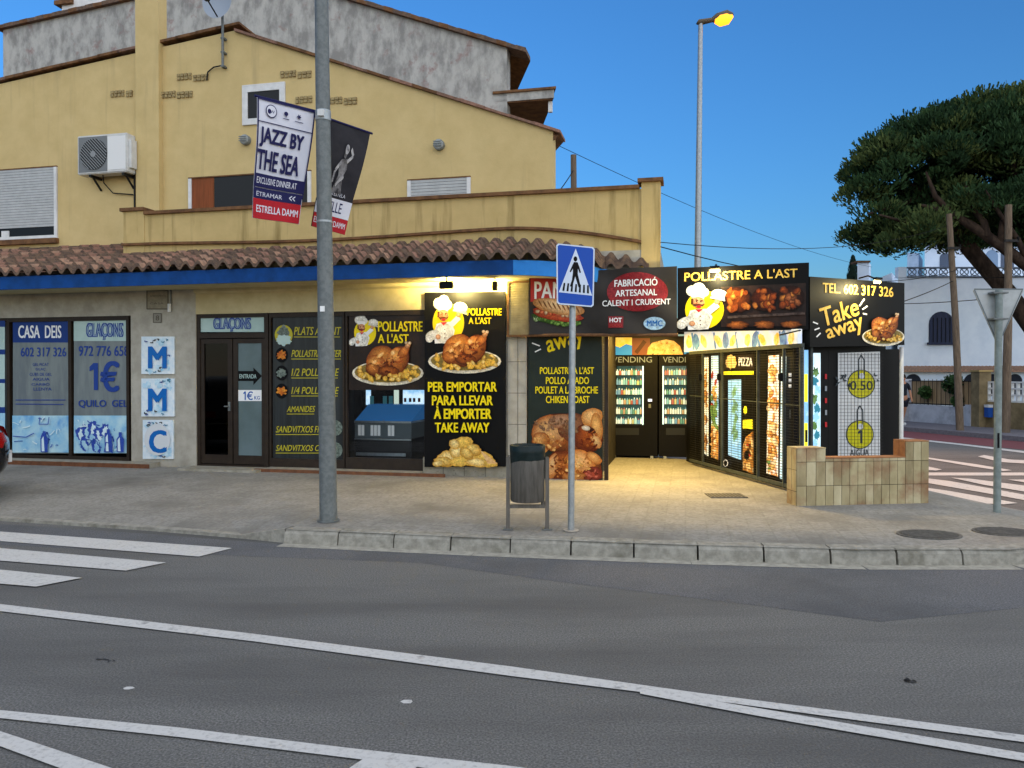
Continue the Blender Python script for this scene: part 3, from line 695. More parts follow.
# emblem of a cook, and dishes, drawn as flat printed shapes
def cook(f, S, x0, y0, x1, y1):
    X = lambda a: x0 + (x1-x0)*a; Y = lambda c: y0 + (y1-y0)*c; sx, sy = (x1-x0), (y1-y0)
    W_, Wd = '#f4f2ea', '#cfccc0'
    f.ell(S, X(.54), Y(.54), .38*sx, .41*sy, m_yel)
    for a, c, r in ((.30, .13, .12), (.43, .08, .13), (.53, .16, .10)): f.gell(S, X(a), Y(c), r*sx, r*sy, W_, Wd)
    f.sq(S, [(X(.24), Y(.15)), (X(.56), Y(.18)), (X(.53), Y(.30)), (X(.29), Y(.27))], m_pw); f.line(S, [(X(.29), Y(.275)), (X(.53), Y(.305))], .03*sx, M('print_shade', '#b9b4a2', .5))
    f.gell(S, X(.42), Y(.38), .125*sx, .12*sy, '#efb88c', '#c07f52')
    hair = M('print_hair', '#5c3216', .5)
    f.line(S, [(X(.30), Y(.30)), (X(.30), Y(.42))], .045*sx, hair); f.gell(S, X(.37), Y(.385), .04*sx, .035*sy, '#e2a074', '#b06a44')
    f.line(S, [(X(.36), Y(.325)), (X(.42), Y(.335))], .022*sx, hair); f.line(S, [(X(.46), Y(.335)), (X(.51), Y(.345))], .022*sx, hair)
    for a in (.39, .47): f.ell(S, X(a), Y(.36), .012*sx, .016*sy, m_black)
    f.sq(S, [(X(.28), Y(.40)), (X(.36), Y(.42)), (X(.42), Y(.405)), (X(.50), Y(.425)), (X(.56), Y(.40)), (X(.52), Y(.455)), (X(.44), Y(.445)), (X(.35), Y(.46))], hair); f.ell(S, X(.43), Y(.475), .045*sx, .03*sy, m_pred)
    f.sq(S, [(X(.26), Y(.56)), (X(.42), Y(.52)), (X(.60), Y(.52)), (X(.70), Y(.70)), (X(.62), Y(.96)), (X(.22), Y(.98)), (X(.20), Y(.76))], m_pw)
    f.gell(S, X(.44), Y(.76), .22*sx, .22*sy, W_, '#d6d3c8'); f.sq(S, [(X(.36), Y(.53)), (X(.43), Y(.60)), (X(.52), Y(.52))], m_pred)
    for k in range(3): f.ell(S, X(.46), Y(.68+k*.09), .014*sx, .014*sy, hair)
    f.gell(S, X(.17), Y(.80), .18*sx, .10*sy, W_, Wd, rot=-20); f.gell(S, X(.09), Y(.88), .09*sx, .08*sy, W_, Wd); f.gell(S, X(.30), Y(.84), .06*sx, .055*sy, '#efb88c', '#b97c50')
    f.line(S, [(X(.62), Y(.58)), (X(.80), Y(.42))], .13*sx, m_pw); f.gell(S, X(.84), Y(.22), .17*sx, .12*sy, W_, Wd, rot=12); f.sq(S, [(X(.66), Y(.25)), (X(1.02), Y(.33)), (X(1.0), Y(.37)), (X(.65), Y(.29))], M('print_tray', '#c9c4b4', .4)); f.gell(S, X(.79), Y(.37), .06*sx, .05*sy, '#efb88c', '#b97c50')
RO = ('#f7bf63', '#b45a1b', '#5c2409')
def roast(f, S, x0, y0, x1, y1, k=1.0):
    """whole roast chicken seen from the side, legs up to the right"""
    X = lambda a: x0 + (x1-x0)*a; Y = lambda c: y0 + (y1-y0)*c; sx, sy = (x1-x0), (y1-y0); g = lambda a, c, rx, ry, p, q, rot=0, off=(-.25, -.3), jag=.03, sd=0: f.gell(S, X(a), Y(c), rx*sx, ry*sy, p, q, rot=rot, off=off, jag=jag, seed=sd)
    g(.42, .66, .40, .34, '#c9732a', '#4a1d08', -8); g(.34, .50, .31, .36, '#e69a45', '#7e360f', -38, (.05, -.35)); g(.24, .62, .20, .26, '#f0aa52', '#9c4a17', -30)
    g(.18, .74, .15, .16, '#d98436', '#6b2b0c', 10); g(.68, .52, .22, .40, '#d47c2c', '#5c240a', 24, (-.2, -.25)); g(.63, .44, .15, .28, '#f6b45c', '#b8601f', 26, (-.3, -.3)); g(.50, .80, .22, .15, '#b8611f', '#471a07', 5)
    g(.80, .30, .09, .20, '#d9863a', '#7a3310', 42); g(.89, .13, .05, .09, '#e6b078', '#8a4a20', 40); g(.93, .06, .035, .045, '#f3e2c4', '#b38a5c'); g(.86, .05, .035, .045, '#efdcb8', '#a87c50')
    r_ = random.Random(int(x0*7+y0)); sz = min(sx, sy*1.2)
    for i in range(34):
        a, c, col = r_.choice(((.36, .56, 0), (.30, .52, 1), (.66, .50, 0), (.62, .42, 1), (.45, .74, 2), (.24, .62, 1), (.72, .58, 2), (.5, .6, 2)))
        f.gell(S, X(a+r_.uniform(-.13, .13)), Y(c+r_.uniform(-.13, .13)), sz*r_.uniform(.02, .06), sz*r_.uniform(.012, .035), ('#c4662a', '#f3b765', '#6e2c0e')[col], ('#8e3f14', '#cf7d30', '#521e08')[col], rot=r_.uniform(-60, 60), n=9, jag=.3, seed=i+1, rings=2)
    g(.34, .38, .10, .05, '#ffd98f', '#e69a45', -38, (0, 0)); g(.60, .32, .05, .07, '#ffdf9e', '#efa850', 24, (0, 0)); g(.22, .56, .06, .05, '#ffd591', '#eaa04a', -30, (0, 0))
def fries(f, S, x0, y0, x1, y1, n, seed=1, sz=1.0):
    r = random.Random(seed)
    for i in range(n): f.gell(S, r.uniform(x0, x1), r.uniform(y0, y1), r.uniform(2.6, 4.2)*sz, r.uniform(1.6, 2.6)*sz, ('#fbe48e', '#f6d36a', '#f2c650')[i % 3], ('#c98f22', '#b87a1c', '#d9a436')[i % 3], rot=r.uniform(0, 180), n=9, jag=.2, seed=i+1, rings=2)
def dish(f, S, x0, y0, x1, y1, seed=1):
    X = lambda a: x0 + (x1-x0)*a; Y = lambda c: y0 + (y1-y0)*c; sx, sy = (x1-x0), (y1-y0); sz = sx/73
    f.gell(S, X(.5), Y(.72), .5*sx, .27*sy, '#8a7338', '#efe6cc', off=(0, -.1)); f.gell(S, X(.5), Y(.70), .465*sx, .225*sy, '#5c4a1c', '#8f7a3a', off=(0, 0))
    fries(f, S, X(.10), Y(.60), X(.92), Y(.80), 34, seed, sz)
    roast(f, S, X(.18), Y(.02), X(.86), Y(.84)); fries(f, S, X(.14), Y(.76), X(.84), Y(.87), 16, seed+4, sz)

w3 = opening('shop_window', 346.5, 427, (), .16, HEAD, jamb=.03, bot=.2)
f = MB(); f.box = f.box; gsl = MB(FM); gsl.box(s_(348, FR), s_(425, FR), FR+.012, FR+.02, .34, 2.53, m_glass); gsl.build('pane', w3)
S = FSurf(FR-.012)
m_brown = M('film_brown', '#1d1512', .35, c2='#2c201a', scale=3)
f.rect(S, 349, 313, 425, 390, m_brown, w=.001); cook(f, S, 349.5, 316, 378.5, 347)
f.txt(S, 'POLLASTRE', 378.5, 321.5, 423, 331.5, m_yel, .025); f.txt(S, "A L'AST", 378.5, 334, 409, 343, m_yel, .025); dish(f, S, 352.5, 340, 424, 386)
f.build('window_film', w3)

# interior of the shop
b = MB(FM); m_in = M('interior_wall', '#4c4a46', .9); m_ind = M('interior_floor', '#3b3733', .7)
sA, sB = sL+.3, s_(505)
b.box(sA, sB, .31, 4.2, .06, .13, m_ind); b.box(sA, sB, 4.2, 4.3, .0, 3.0, m_in); b.box(sA, sB, .31, 4.2, 2.9, 3.0, m_in); b.box(sB, sB+.1, .31, 4.2, 0, 3.0, m_in); b.box(sA-.1, sA, .31, 4.2, 0, 3.0, m_in)
b.box(s_(270)-.05, s_(270)+.05, .31, 3.0, .14, 2.9, m_in)
b.build('interior', bld)
ct = thing('serving_counter', W(s_(385), 1.3, .13), 'low chilled serving counter with blue glass top behind the shop window', 'counter')  # grey front, vents and blue top glow by themselves to stand out indoors
b = MB(FM)
c0, c1 = FS(355, .9), FS(411.5, .9); zt = FZ(385, 421, .9)
b.box(c0, c1, .9, 1.75, .131, zt-.29, M('counter_black', '#15171a', .4)); b.box(c0, c1, .89, 1.75, zt-.28, zt-.03, M('counter_grey', '#4a5356', .5, emit=.3)); b.box(c0, c1, .865, .888, zt-.03, zt, m_galv_l); b.box(c0, c1, .865, .888, zt-.31, zt-.285, m_galv_l)
b.box(c0+.02, c1-.1, .885, .898, .30, .35, m_galv_l)
for k in (.06, .12, .28, .34, .40, .58, .64): b.box(c0+k, c0+k+.045, .880, .889, zt-.24, zt-.07, M('counter_vent', '#b9bdbe', .5, emit=.6))
b.build('base', ct)
b = MB(FM); b.add([(c0, .89, zt), (c1, .89, zt), (c1+.06, 1.35, zt+.25), (c0+.04, 1.35, zt+.25), (c1+.06, 1.75, zt+.25), (c0+.04, 1.75, zt+.25), (c1, 1.75, zt), (c0, 1.75, zt)], [(0, 1, 2, 3), (3, 2, 4, 5), (1, 6, 4, 2), (0, 3, 5, 7)], M('counter_blue_glass', '#2c69a4', .2, emit=.8, spec=.5)); b.box((c0+c1)/2, (c0+c1)/2+.015, .9, .93, zt, zt+.02, m_galv); b.build('glass_top', ct)
sh = thing('drinks_fridge', W(s_(400), 3.6, .13), 'lit glass door fridge at the back of the dim shop room', 'fridge')
b = MB(FM); S = FSurf(3.5); fa, fb = FS(362, 3.5), FS(428, 3.5); zl = FZ(390, 408, 3.5); b.box(fa, fb, 3.5, 4.1, .13, 2.2, m_black)
m_lit = M('fridge_lit', '#cfe6f5', .5, c2='#7fb6e0', scale=4, emit=2.2); m_litg = M('fridge_lit_green', '#cfe0d0', .5, emit=1.6)
for x0, x1, m in ((366, 371, m_lit), (394, 399, m_litg), (403, 427, m_lit)): b.rect(S, x0, 389, x1, 405, m)
for x in (404, 409, 413, 418): b.rect(S, x, 398, x+2.5, 402, m_pred)
for x in (370, 383, 389): b.rect(S, x, 396, x+4, 406, M('fridge_teal', '#3f7a86', .5, emit=.7))
b.build('cabinet', sh)

# ================================================================== SIGNS ON THE FACADE
# three letter panels on the grey wall
m_swirl = M('print_teal_swirl', '#3d7f9a', .4); m_lb = M('print_lightblue', '#9ccbe2', .4, c2='#d7ebf2', scale=9)
for (txt_, y0, y1, lab, sd_) in (('M', 336.5, 374, 'white panel with blue letter M, topmost of three on the grey wall', 1),
                            ('M', 378.5, 416.5, 'square white panel with a blue letter M, between another M panel and the C panel', 2),
                            ('C', 420, 459, 'square white panel with a blue letter C, lowest of three on the grey wall', 3)):
    S = FSurf(-.03); f = MB(); x0, x1 = (141.3, 174.2) if txt_ == 'M' else (142.7, 173.3)
    f.slab(S, [(x0, y0), (x1, y0), (x1, y1), (x0, y1)], .025, M('print_icy', '#cfe1ea', .4, c2='#e6eef0', scale=10)); S.w = .002; r = random.Random(sd_)
    for k in range(16):
        cx, cy = r.uniform(x0+4, x1-4), r.choice((r.uniform(y0+2, y0+9), r.uniform(y1-10, y1-3), r.uniform(y0+4, y1-4)))
        f.ell(S, cx, cy, r.uniform(2, 4), r.uniform(1.2, 3), m_lb, rot=r.uniform(0, 180), jag=.3, seed=k+1)
    for k in range(13):
        cx, cy = r.uniform(x0+3, x1-4), r.choice((y0+2.5, y0+5, y1-3, y1-5, (y0+y1)/2)); a = r.uniform(0, 6.28)
        f.line(S, [(cx, cy), (cx+2.6*math.cos(a), cy+1.4*math.sin(a)), (cx+3.2*math.cos(a+.9), cy+2.0*math.sin(a+.9))], .9, r.choice((m_swirl, m_black, m_bl2)))
    if txt_ == 'C': f.ell(S, 158, (y0+y1)/2, 13, 16, M('print_whitegrey', '#d4d9da', .4))
    f.txt(S, txt_, 149 if txt_ == 'M' else 150, y0+10.5, 167, y1-6 if txt_ == 'M' else y1-6.5, M('print_mmc_blue', '#1467b4', .4), .045)
    o = f.build('letter_sign', None, S.at(158, (y0+y1)/2)); tag(o, lab, 'sign', 'letter panels on the grey wall')

# tall black poster board
S = FSurf(-.09); f = MB(); S0_ = S
pb = thing('poster_board', S.at(465, 467), 'tall black poster board with yellow take away lettering, a roast chicken dish and crisps', 'poster')
f.slab(S, [(424.5, 292.5), (505.5, 291.5), (505.5, 466.5), (424.5, 467)], .035, m_black); f.build('board', pb)
f = MB(); S.w = .003
cook(f, S, 426, 297.5, 467.5, 344.5); f.txt(S, 'POLLASTRE', 467.5, 308.5, 502, 315.5, m_yel, .03); f.txt(S, "A L'AST", 469, 317.5, 491.5, 324, m_yel, .03)
dish(f, S, 428.5, 329, 501.5, 374, 2)
for t, x0, x1, y0 in (('PER EMPORTAR', 429.5, 498, 382), ('PARA LLEVAR', 433.5, 494, 395.5), ('\u00c0 EMPORTER', 435.5, 492.5, 406), ('TAKE AWAY', 436.5, 490.5, 422.5)): f.txt(S, t, x0, y0, x1, y0+(9.5 if t[0] != '\u00c0' else 12.5), m_yel, .035)
r = random.Random(3)
for k, (cx, cy, rx, ry, rot) in enumerate(((450, 458, 13, 8, -15), (470, 456, 14, 9, 10), (486, 459, 11, 7, 25), (460, 450, 10, 7, -30), (474, 449, 9, 6, 20), (464, 442, 10, 5.5, -8), (456, 444, 6, 5, 30), (445, 461, 10, 5, 5), (462, 461, 11, 5, -5), (479, 462, 12, 4.5, 6), (468, 453, 8, 5, 35), (492, 463, 7, 3.2, 10), (440, 463, 6, 3.2, -8))): f.gell(S, cx, cy, rx, ry, ('#f9e39a', '#f4d478', '#efc95e')[k % 3], ('#c08c2a', '#b27c20', '#d0a040')[k % 3], rot=rot, jag=.09, seed=k+1)
f.sq(S, [(481, 449), (499, 463), (489, 463)], m_bread)
f.build('print', pb)

# slatted shutter box above the pillar, hung with netting
sb_ = thing('shutter_box', W(s_(518), -.2, 2.35), 'beige slatted shutter box with a rusty frame above the tiled pillar', 'shutter')
b = MB(FM); m_bei = M('beige_slats', '#a39878', .8, c2='#8f8566', scale=8); sa, sb2 = s_(508.5, -.12), s_(529, -.12); zt, zb = FZ(518, 283, -.12), FZ(518, 335, -.12)
b.box(sa, sb2, -.12, -.02, zb, zt, m_bei); z = zb+.01
while z < zt-.03: b.box(sa+.012, sb2-.012, -.132, -.121, z, z+.022, m_bei); z += .034
b.build('slats', sb_)
b = MB(FM)
for a, c, z0, z1 in ((sa-.015, sb2+.3, zt, zt+.025), (sa-.015, sb2+.3, zb-.03, zb)): b.box(a, c, -.145, -.1, z0, z1, m_cop)
b.box(sa-.015, sa+.01, -.145, -.1, zb, zt, m_cop); b.build('frame', sb_)

# black floodlight under the soffit
fl_ = thing('floodlight', W(s_(450, -.5), -.5, 2.95), 'small black floodlight hanging under the canopy above the poster', 'lamp')
b = MB(FM); ls = s_(450, -.5); b.bev(ls-.1, ls+.1, -.70, -.63, 2.80, 2.90, m_black, .01); b.tube([(ls, -.66, 2.90), (ls, -.66, 2.985)], .012, m_black); b.build('housing', fl_)
b = MB(FM); b.box(ls-.08, ls+.08, -.629, -.625, 2.815, 2.885, M('flood_lens', '#ffe9a8', .4, emit=25)); b.build('lens', fl_)
def lamp(kind, name, loc, energy, color, **k):
    d = bpy.data.lights.new(name, kind); d.energy = energy; d.color = color
    for a, v in k.items(): setattr(d, a, v)
    o = bpy.data.objects.new(name, d); COL.objects.link(o); o.location = loc; return o
WARM = (1.0, .80, .30)
lo = lamp('SPOT', 'floodlight_glow', W(ls, -.61, 2.885), 150, WARM, shadow_soft_size=.08, spot_size=math.radians(165), spot_blend=.9); lo.rotation_euler = (N*1.0 + Vector((0, 0, .75))).to_track_quat('-Z', 'Y').to_euler()

l2 = s_(495, -.3); t = thing('floodlight', W(l2, -.3, 2.95), 'tiny dark box under the canopy given an added lamp, right of the floodlight', 'lamp')  # dark box of unclear use, given an added lens and light to widen the glow
b = MB(FM); b.bev(l2-.035, l2+.035, -.34, -.27, 2.80, 2.93, m_black, .008); b.tube([(l2, -.3, 2.93), (l2, -.3, 2.984)], .01, m_black); b.build('housing', t)
b = MB(FM); b.box(l2-.028, l2+.028, -.269, -.266, 2.81, 2.92, M('flood_lens', '#ffe9a8', .4, emit=25)); b.build('lens', t)
lamp('POINT', 'floodlight_glow', W(l2, -.2, 2.87), 6, WARM, shadow_soft_size=.03)

# passage: ceiling, side wall, back wall, floor
pas = thing('covered_passage', W(s_(645), 3.2, 0.145), 'covered passage with dark walls and ceiling beside the chicken poster', 'passage')
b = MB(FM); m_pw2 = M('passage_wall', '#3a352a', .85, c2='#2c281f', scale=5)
DA = 3.75
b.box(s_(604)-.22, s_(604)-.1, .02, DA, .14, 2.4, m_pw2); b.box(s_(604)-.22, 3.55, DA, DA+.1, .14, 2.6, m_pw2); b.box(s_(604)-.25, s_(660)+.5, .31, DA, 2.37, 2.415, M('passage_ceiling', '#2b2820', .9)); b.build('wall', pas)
m_afl = M('passage_paving', '#a39c8a', .75, c2='#8f8776', scale=9, c3='#7b7464', scale3=3, lo3=.55, hi3=.75, bump=.2, bscale=30); add_joints(m_afl, .28, .14, .012, .7, TH, .5)
pt = [W(s_(604)-.2, DA, 0), W(s_(604)-.2, -.05, 0)] + [G(700, 492, .14), G(760, 500, .14), G(797, 506, .14), Vector((3.7, 10.0, 0)), Vector((3.25, 13.2, 0))]
b = MB(); b.add([(p.x, p.y, Zs+.0015) for p in pt], [tuple(range(len(pt)))], m_pave); struct(b.build('passage_floor'))
# paver joints as shallow grooves: thin dark strips
ala = lamp('AREA', 'passage_glow', W(s_(645, .0), .06, 2.375), 42, (1, .66, .18), shape='RECTANGLE', size=.8, size_y=.07); ala.rotation_euler = (0, 0, -TH); al2 = lamp('AREA', 'passage_glow', W(s_(645, 2), 2.0, 2.33), 16, (1, .66, .16), size=.8)
b = MB(FM); b.box(s_(645, 0)-.35, s_(645, 0)+.35, .02, .10, 2.385, 2.415, M('tube_light', '#ffe0a0', .5, emit=10)); tag(b.build('ceiling_light', None, W(s_(645, 0), .06, 2.4)), 'flat strip light on the ceiling of the covered passage', 'lamp')

# dark green chicken board
S = FSurf(-.05); f = MB(); m_dg = M('dark_green_board', '#1d2620', .45, c2='#232c26', scale=3)
m_photoB = photo_mat('printed_photo_large', sc=70, lo=.65, hi=1.2)
cb = thing('poster_board', S.at(565, 483), 'dark green poster with three yellow menu languages and two big roast chickens', 'poster')
f.slab(S, [(528.5, 334), (602, 334), (602.5, 482.5), (528, 484)], .03, m_dg); f.build('board', cb)
f = MB(); S.w = .003
f.txtq(S, 'Take', (541, 324), (571, 319), (573, 332), (543, 337), m_yel, .025); f.txtq(S, 'away', (546, 341), (582, 330), (585, 347), (549, 358), m_yel, .025)
for a, c in (((532, 343), (540, 346)), ((535, 352), (541, 349))): f.line(S, [a, c], 1.2, m_pw)
for t, x0, x1, y0, dy in (("POLLASTRE A L'AST", 540, 594, 367, 0), ('POLLO ASADO', 546, 589, 377, 0), ('POULET A LA BROCHE', 535.5, 598, 386.5, 0), ('CHIKEN ROAST', 546, 589.5, 396, 0)): f.txt(S, t, x0, y0, x1, y0+7, m_yel, .02)
m_rk = M('print_roast_dark', '#8a4a1c', .35, c2='#c98838', scale=5, lo=.4, hi=.6, c3='#3c1a0c', scale3=7, lo3=.54, hi3=.66)
m_rl = M('print_roast_gold', '#c98a44', .35, c2='#e3b678', scale=4, lo=.4, hi=.6, c3='#7d4218', scale3=5, lo3=.54, hi3=.68)
def hen(cx, cy, rx, ry, rot, c0, c1, off=(-.2, -.3), jag=.05): f.gell(S, cx, cy, rx, ry, tuple(v*1.0 for v in lin(c0)), tuple(v*1.25 for v in lin(c1)), rot=rot, off=off, jag=jag, rings=6, m=m_photoB)
hen(566, 434, 35, 20, 8, '#b86a2a', '#431a08'); hen(551, 432, 20, 17, -20, '#eebd7a', '#8a4414', (-.1, -.35)); hen(573, 427, 15, 15, 10, '#9c6a48', '#5b2e18'); hen(560, 421, 12, 7, -8, '#b99272', '#8a5a38', (0, 0)); hen(588, 438, 15, 15, 40, '#b3561e', '#4a1a08'); hen(592, 417, 11, 9, -15, '#f2c27a', '#a8682c')
hen(597, 427, 6, 14, -8, '#eeb868', '#9a5a22'); hen(590, 430, 6.5, 3.2, 25, '#1d0e06', '#50230c', (0, 0)); hen(586, 428, 4.5, 2.5, 10, '#f4ead8', '#b9a078', (0, 0)); hen(596, 441, 5, 8, -25, '#f6d48c', '#a8642a'); hen(541, 441, 9, 9, 10, '#e2a45c', '#7e3c14')
S.w = .012
hen(574, 467, 28, 17.5, 5, '#d68e42', '#58240b', (-.1, -.2), .02); hen(560, 465, 13, 15, 8, '#c06a2e', '#571f0a', (.1, -.1), .06); hen(553, 466, 6, 13, 12, '#f2c382', '#b0682c'); hen(580, 463, 16, 13, 22, '#f6c67e', '#b4641f', (-.15, -.25), .04); hen(592, 475, 11, 8, -18, '#b0503c', '#5a1e14', (0, -.2), .08); hen(594, 458, 9, 5, 32, '#f0b868', '#a05a20'); hen(575, 477, 13, 5, -3, '#e8aa5e', '#8f4a18')
S.w = .021
rh = random.Random(17)
def char(cx, cy, rx, ry, n, pal):
    for k in range(n):
        t = rh.uniform(0, 6.28); q = rh.random()**.6; p = rh.choice(pal)
        f.gell(S, min(600, cx+rx*q*math.cos(t)), min(481, cy+ry*q*math.sin(t)), rh.uniform(.7, 2.6), rh.uniform(.5, 1.7), p[0], p[1], rot=rh.uniform(0, 180), n=9, jag=.35, seed=k+1, rings=2, m=m_photoB)
char(552, 424, 17, 7, 34, (('#8a6a50', '#6b4a34'), ('#b08a66', '#8f6644'), ('#5c3a26', '#7a5236'))); char(571, 426, 13, 9, 26, (('#7f5a3c', '#674428'), ('#9c7450', '#7a5434'), ('#5a3820', '#70482c'))); char(590, 441, 9, 10, 30, (('#7a2c10', '#551c08'), ('#c9702c', '#96480f')))
char(550, 442, 16, 8, 36, (('#c98a44', '#a86628'), ('#e8b870', '#c98f46'), ('#8a4818', '#a86028'))); char(560, 466, 9, 12, 36, (('#8a4416', '#6a300e'), ('#d98a44', '#b86a2a'))); char(578, 465, 15, 11, 44, (('#e8b468', '#cf9444'), ('#b0702c', '#96561c'), ('#f6d090', '#dba858'))); char(592, 474, 7, 6, 18, (('#7a3020', '#5a2014'), ('#c9705c', '#a04a38')))
f.build('print', cb)

# fabric banner over the passage mouth
SB = Surf(O + N * -.32, -N, disp=lambda p: .024*math.sin((p-O).dot(E)*4.3+1) + .014*math.sin((p-O).dot(E)*9 + p.z*6) + .008*math.sin(p.z*14 + (p-O).dot(E)*5))
bn = thing('fabric_banner', SB.at(604, 334), 'slack black fabric banner with a red oval and a filled sandwich', 'banner')
f = MB(); m_bn = M('banner_fabric', '#2b2825', .55, c2='#332f2b', scale=3)
PT = [(529.5, 273.5), (677, 266), (677, 333.5), (529.5, 334.5)]
f.sheet(SB, 0, 0, 0, 0, 60, 22, m_bn, pts=PT, th=.004); f.build('fabric', bn)
f = MB(); SB.w = .004
def wavy(pts_m, x0, y0, x1, y1, nx=10, ny=6): f.sheet(SB, x0, y0, x1, y1, nx, ny, pts_m, w=SB.nxt())
m_bred = M('banner_red', '#8a2529', .5, c2='#7c2125', scale=4); m_bredl = M('banner_red_bright', '#b5342c', .5)
wavy(m_bredl, 531, 278.5, 585, 302)
f.txt(SB, 'PANINI', 535, 282, 583, 299, m_pw, .02, w=SB.nxt()+.004)
SB.w += .006
r = random.Random(5)
f.gell(SB, 557, 318, 24, 7.5, '#5c8a30', '#24380f', rot=8, jag=.12)
for k in range(22): f.gell(SB, 535+k*2.1, 316.5+k*.32+r.uniform(-1, 4), 2.6, 1.8, r.choice(('#8fb452', '#6b9438', '#c9d89a')), '#33501c', rot=r.uniform(0, 180), n=9, jag=.25, seed=k+1, rings=2)
f.gell(SB, 558, 314.5, 25, 6.5, '#d96a3c', '#8a2c18', rot=8, jag=.06)
for k in range(10): f.gell(SB, 538+k*4.2, 311.5+k*.62, 3, 2, r.choice(('#f0d9a4', '#e07a4c', '#c9402c')), '#8a3a20', rot=r.uniform(0, 180), n=9, seed=k+1, rings=2)
f.gell(SB, 559, 307, 26, 7.6, '#e9c58c', '#a86c34', rot=10, off=(0, -.3))
for k in range(9): f.gell(SB, 541+k*4.6, 303.6+k*.8, .8, 4.2, '#6d3f1c', '#8a5a2c', rot=-28, n=9, rings=2)
SB.w = .012
f.gell(SB, 637.5, 292, 30.5, 19.5, '#8e2a2e', '#8a2529', off=(0, 0), n=40, rings=8, w=.010)
SB.w = .014
f.txt(SB, 'FABRICACI\u00d3', 614.5, 278.5, 657.5, 287, m_pw, .02, dy=-1.5, w=SB.nxt()); f.txt(SB, 'ARTESANAL', 615.5, 290.5, 657, 296.8, m_pw, .02, dy=-1.5, w=SB.nxt()); f.txt(SB, 'CALENT I CRUIXENT', 602.5, 300.8, 670.5, 306.6, m_pw, .02, dy=-2.3, w=SB.nxt())
f.sheet(SB, 608.5, 316.5, 623.5, 328, 6, 5, m_bred, w=.012); f.txt(SB, 'HOT', 609.8, 318, 622, 322.5, m_pw, .03, w=.015); f.txt(SB, 'FOOD', 610, 324, 622, 327, m_bredl, .01, w=.015)
f.gell(SB, 654.5, 323.5, 11, 6.5, '#b4d4e6', '#a9cbe0', off=(0, 0), w=.012); f.txt(SB, 'MMC', 647, 320.5, 662.5, 326.2, M('print_mmc_blue', '#1467b4', .4), .028, w=.015)
f.build('print', bn)
b = MB(FM); b.tube([(FS(529, -.3), -.31, FZ(529, 335, -.3)), (FS(678, -.3), -.31, FZ(678, 335, -.3))], .022, m_cop); b.build('rod', bn)

# ================================================================== MACHINE KIOSK
A3, B3 = G(687, 462, Zs), G(790, 490, Zs)
rd = (B3 - A3); rd.z = 0; RL = rd.length; rd.normalize(); rn = Vector((rd.y, -rd.x, 0))      # rn: outwards (towards the passage, left)
if rn.x > 0: rn = -rn
T1 = P(810, 312, 9.72); T2 = P(904, 314, 10.62); td = (T2-T1); td.z = 0; TL_ = td.length; td.normalize(); tn = Vector((td.y, -td.x, 0))
if tn.y > 0: tn = -tn
Bk = Vector((T1.x, T1.y, 0)) - tn*.16; Ck = Vector((T2.x, T2.y, 0)) - tn*.16 - td*.02
kio = thing('machine_kiosk', Vector((4.3, 11.5, Zs)), 'black corner kiosk of vending machines behind wire mesh under the big chicken signs', 'kiosk')
b = MB()
def pz(p, z): return Vector((p.x, p.y, z))
inn = -rn*.06
A_, B_ = A3+inn, Vector((B3.x, B3.y, 0))+inn
poly = [A_, B_ + rd*.05, Bk - tn*.10 + td*.12, Ck - tn*.10, Ck - tn*3.0 + td*.2, A_ - rd*.6 - rn*.5]
b.prism([pz(p, Zs) for p in poly], (0, 0, 2.55), m_black); b.build('body', kio)
b = MB(); b.prism([pz(p, Zs+2.552) for p in poly], (0, 0, .06), m_blackm); b.build('roof', kio)
SR = Surf(A3 + inn*.6, rn)
# printed frieze over the machine row
f = MB(); fz = [(687, 332), (802, 329), (802, 345.5), (687, 352)]
m_frz = M('frieze_lit', '#c3cfe6', .4, c2='#e8e4d0', scale=5, emit=1.0); m_frzg = M('frieze_gold', '#e0a93c', .4, c2='#f3d68c', scale=14, emit=1.0); m_frzb = M('frieze_blue', '#3f5fb0', .4, c2='#6fa3d8', scale=8, emit=.5)
f.slab(SR, fz, .05, m_frz, w=.05); SR.w = .052; r = random.Random(9)
for k in range(15):
    x = 690+k*7.4; ym = 342-(x-690)*.035; m = (m_frzg, m_frzb, m_frzg, m_frz)[k % 4]
    f.ell(SR, x+2, ym, 3.0, 8.5 if k % 2 else 6.5, m, rot=r.uniform(-25, 25), jag=.12, n=14, seed=k+1)
    if k % 3 == 0: f.line(SR, [(x+5, 333-(x-690)*.02), (x+6.5, 350-(x-690)*.05)], 1.8, m_frzb)
f.build('lit_frieze', kio)
# backlit product panels of the row
rowm = []
def mk_lit(n, c, c2, c3, sc=5, e=1.6): return M('backlit_'+n, c, .35, c2=c2, scale=sc, c3=c3, scale3=7, lo3=.54, hi3=.64, emit=e)
m_l1 = mk_lit('cream', '#f4efc8', '#e2e8d8', '#c99a3c', 4); m_l2 = mk_lit('aqua', '#cfe6f0', '#9ec9e0', '#e8f2f2', 3); m_l3 = mk_lit('food', '#d9a24a', '#7a3f1a', '#f0d890', 9, 1.2)
m_l4 = mk_lit('sky', '#8dbfe8', '#7ab0e0', '#a9d0ee', 2); m_l5 = mk_lit('green', '#4f7a3a', '#7a9a58', '#2f5626', 12, .7); m_l6 = mk_lit('pizza', '#c98a3a', '#5a2e16', '#efd49a', 14, 1.0)
m_l7 = mk_lit('bread', '#f2ead2', '#f4f0e4', '#d8862c', 3); m_yl = M('backlit_yellow', '#f2e42a', .4, emit=1.6); m_icon = M('icon_white', '#f0f0ee', .4, emit=.8)
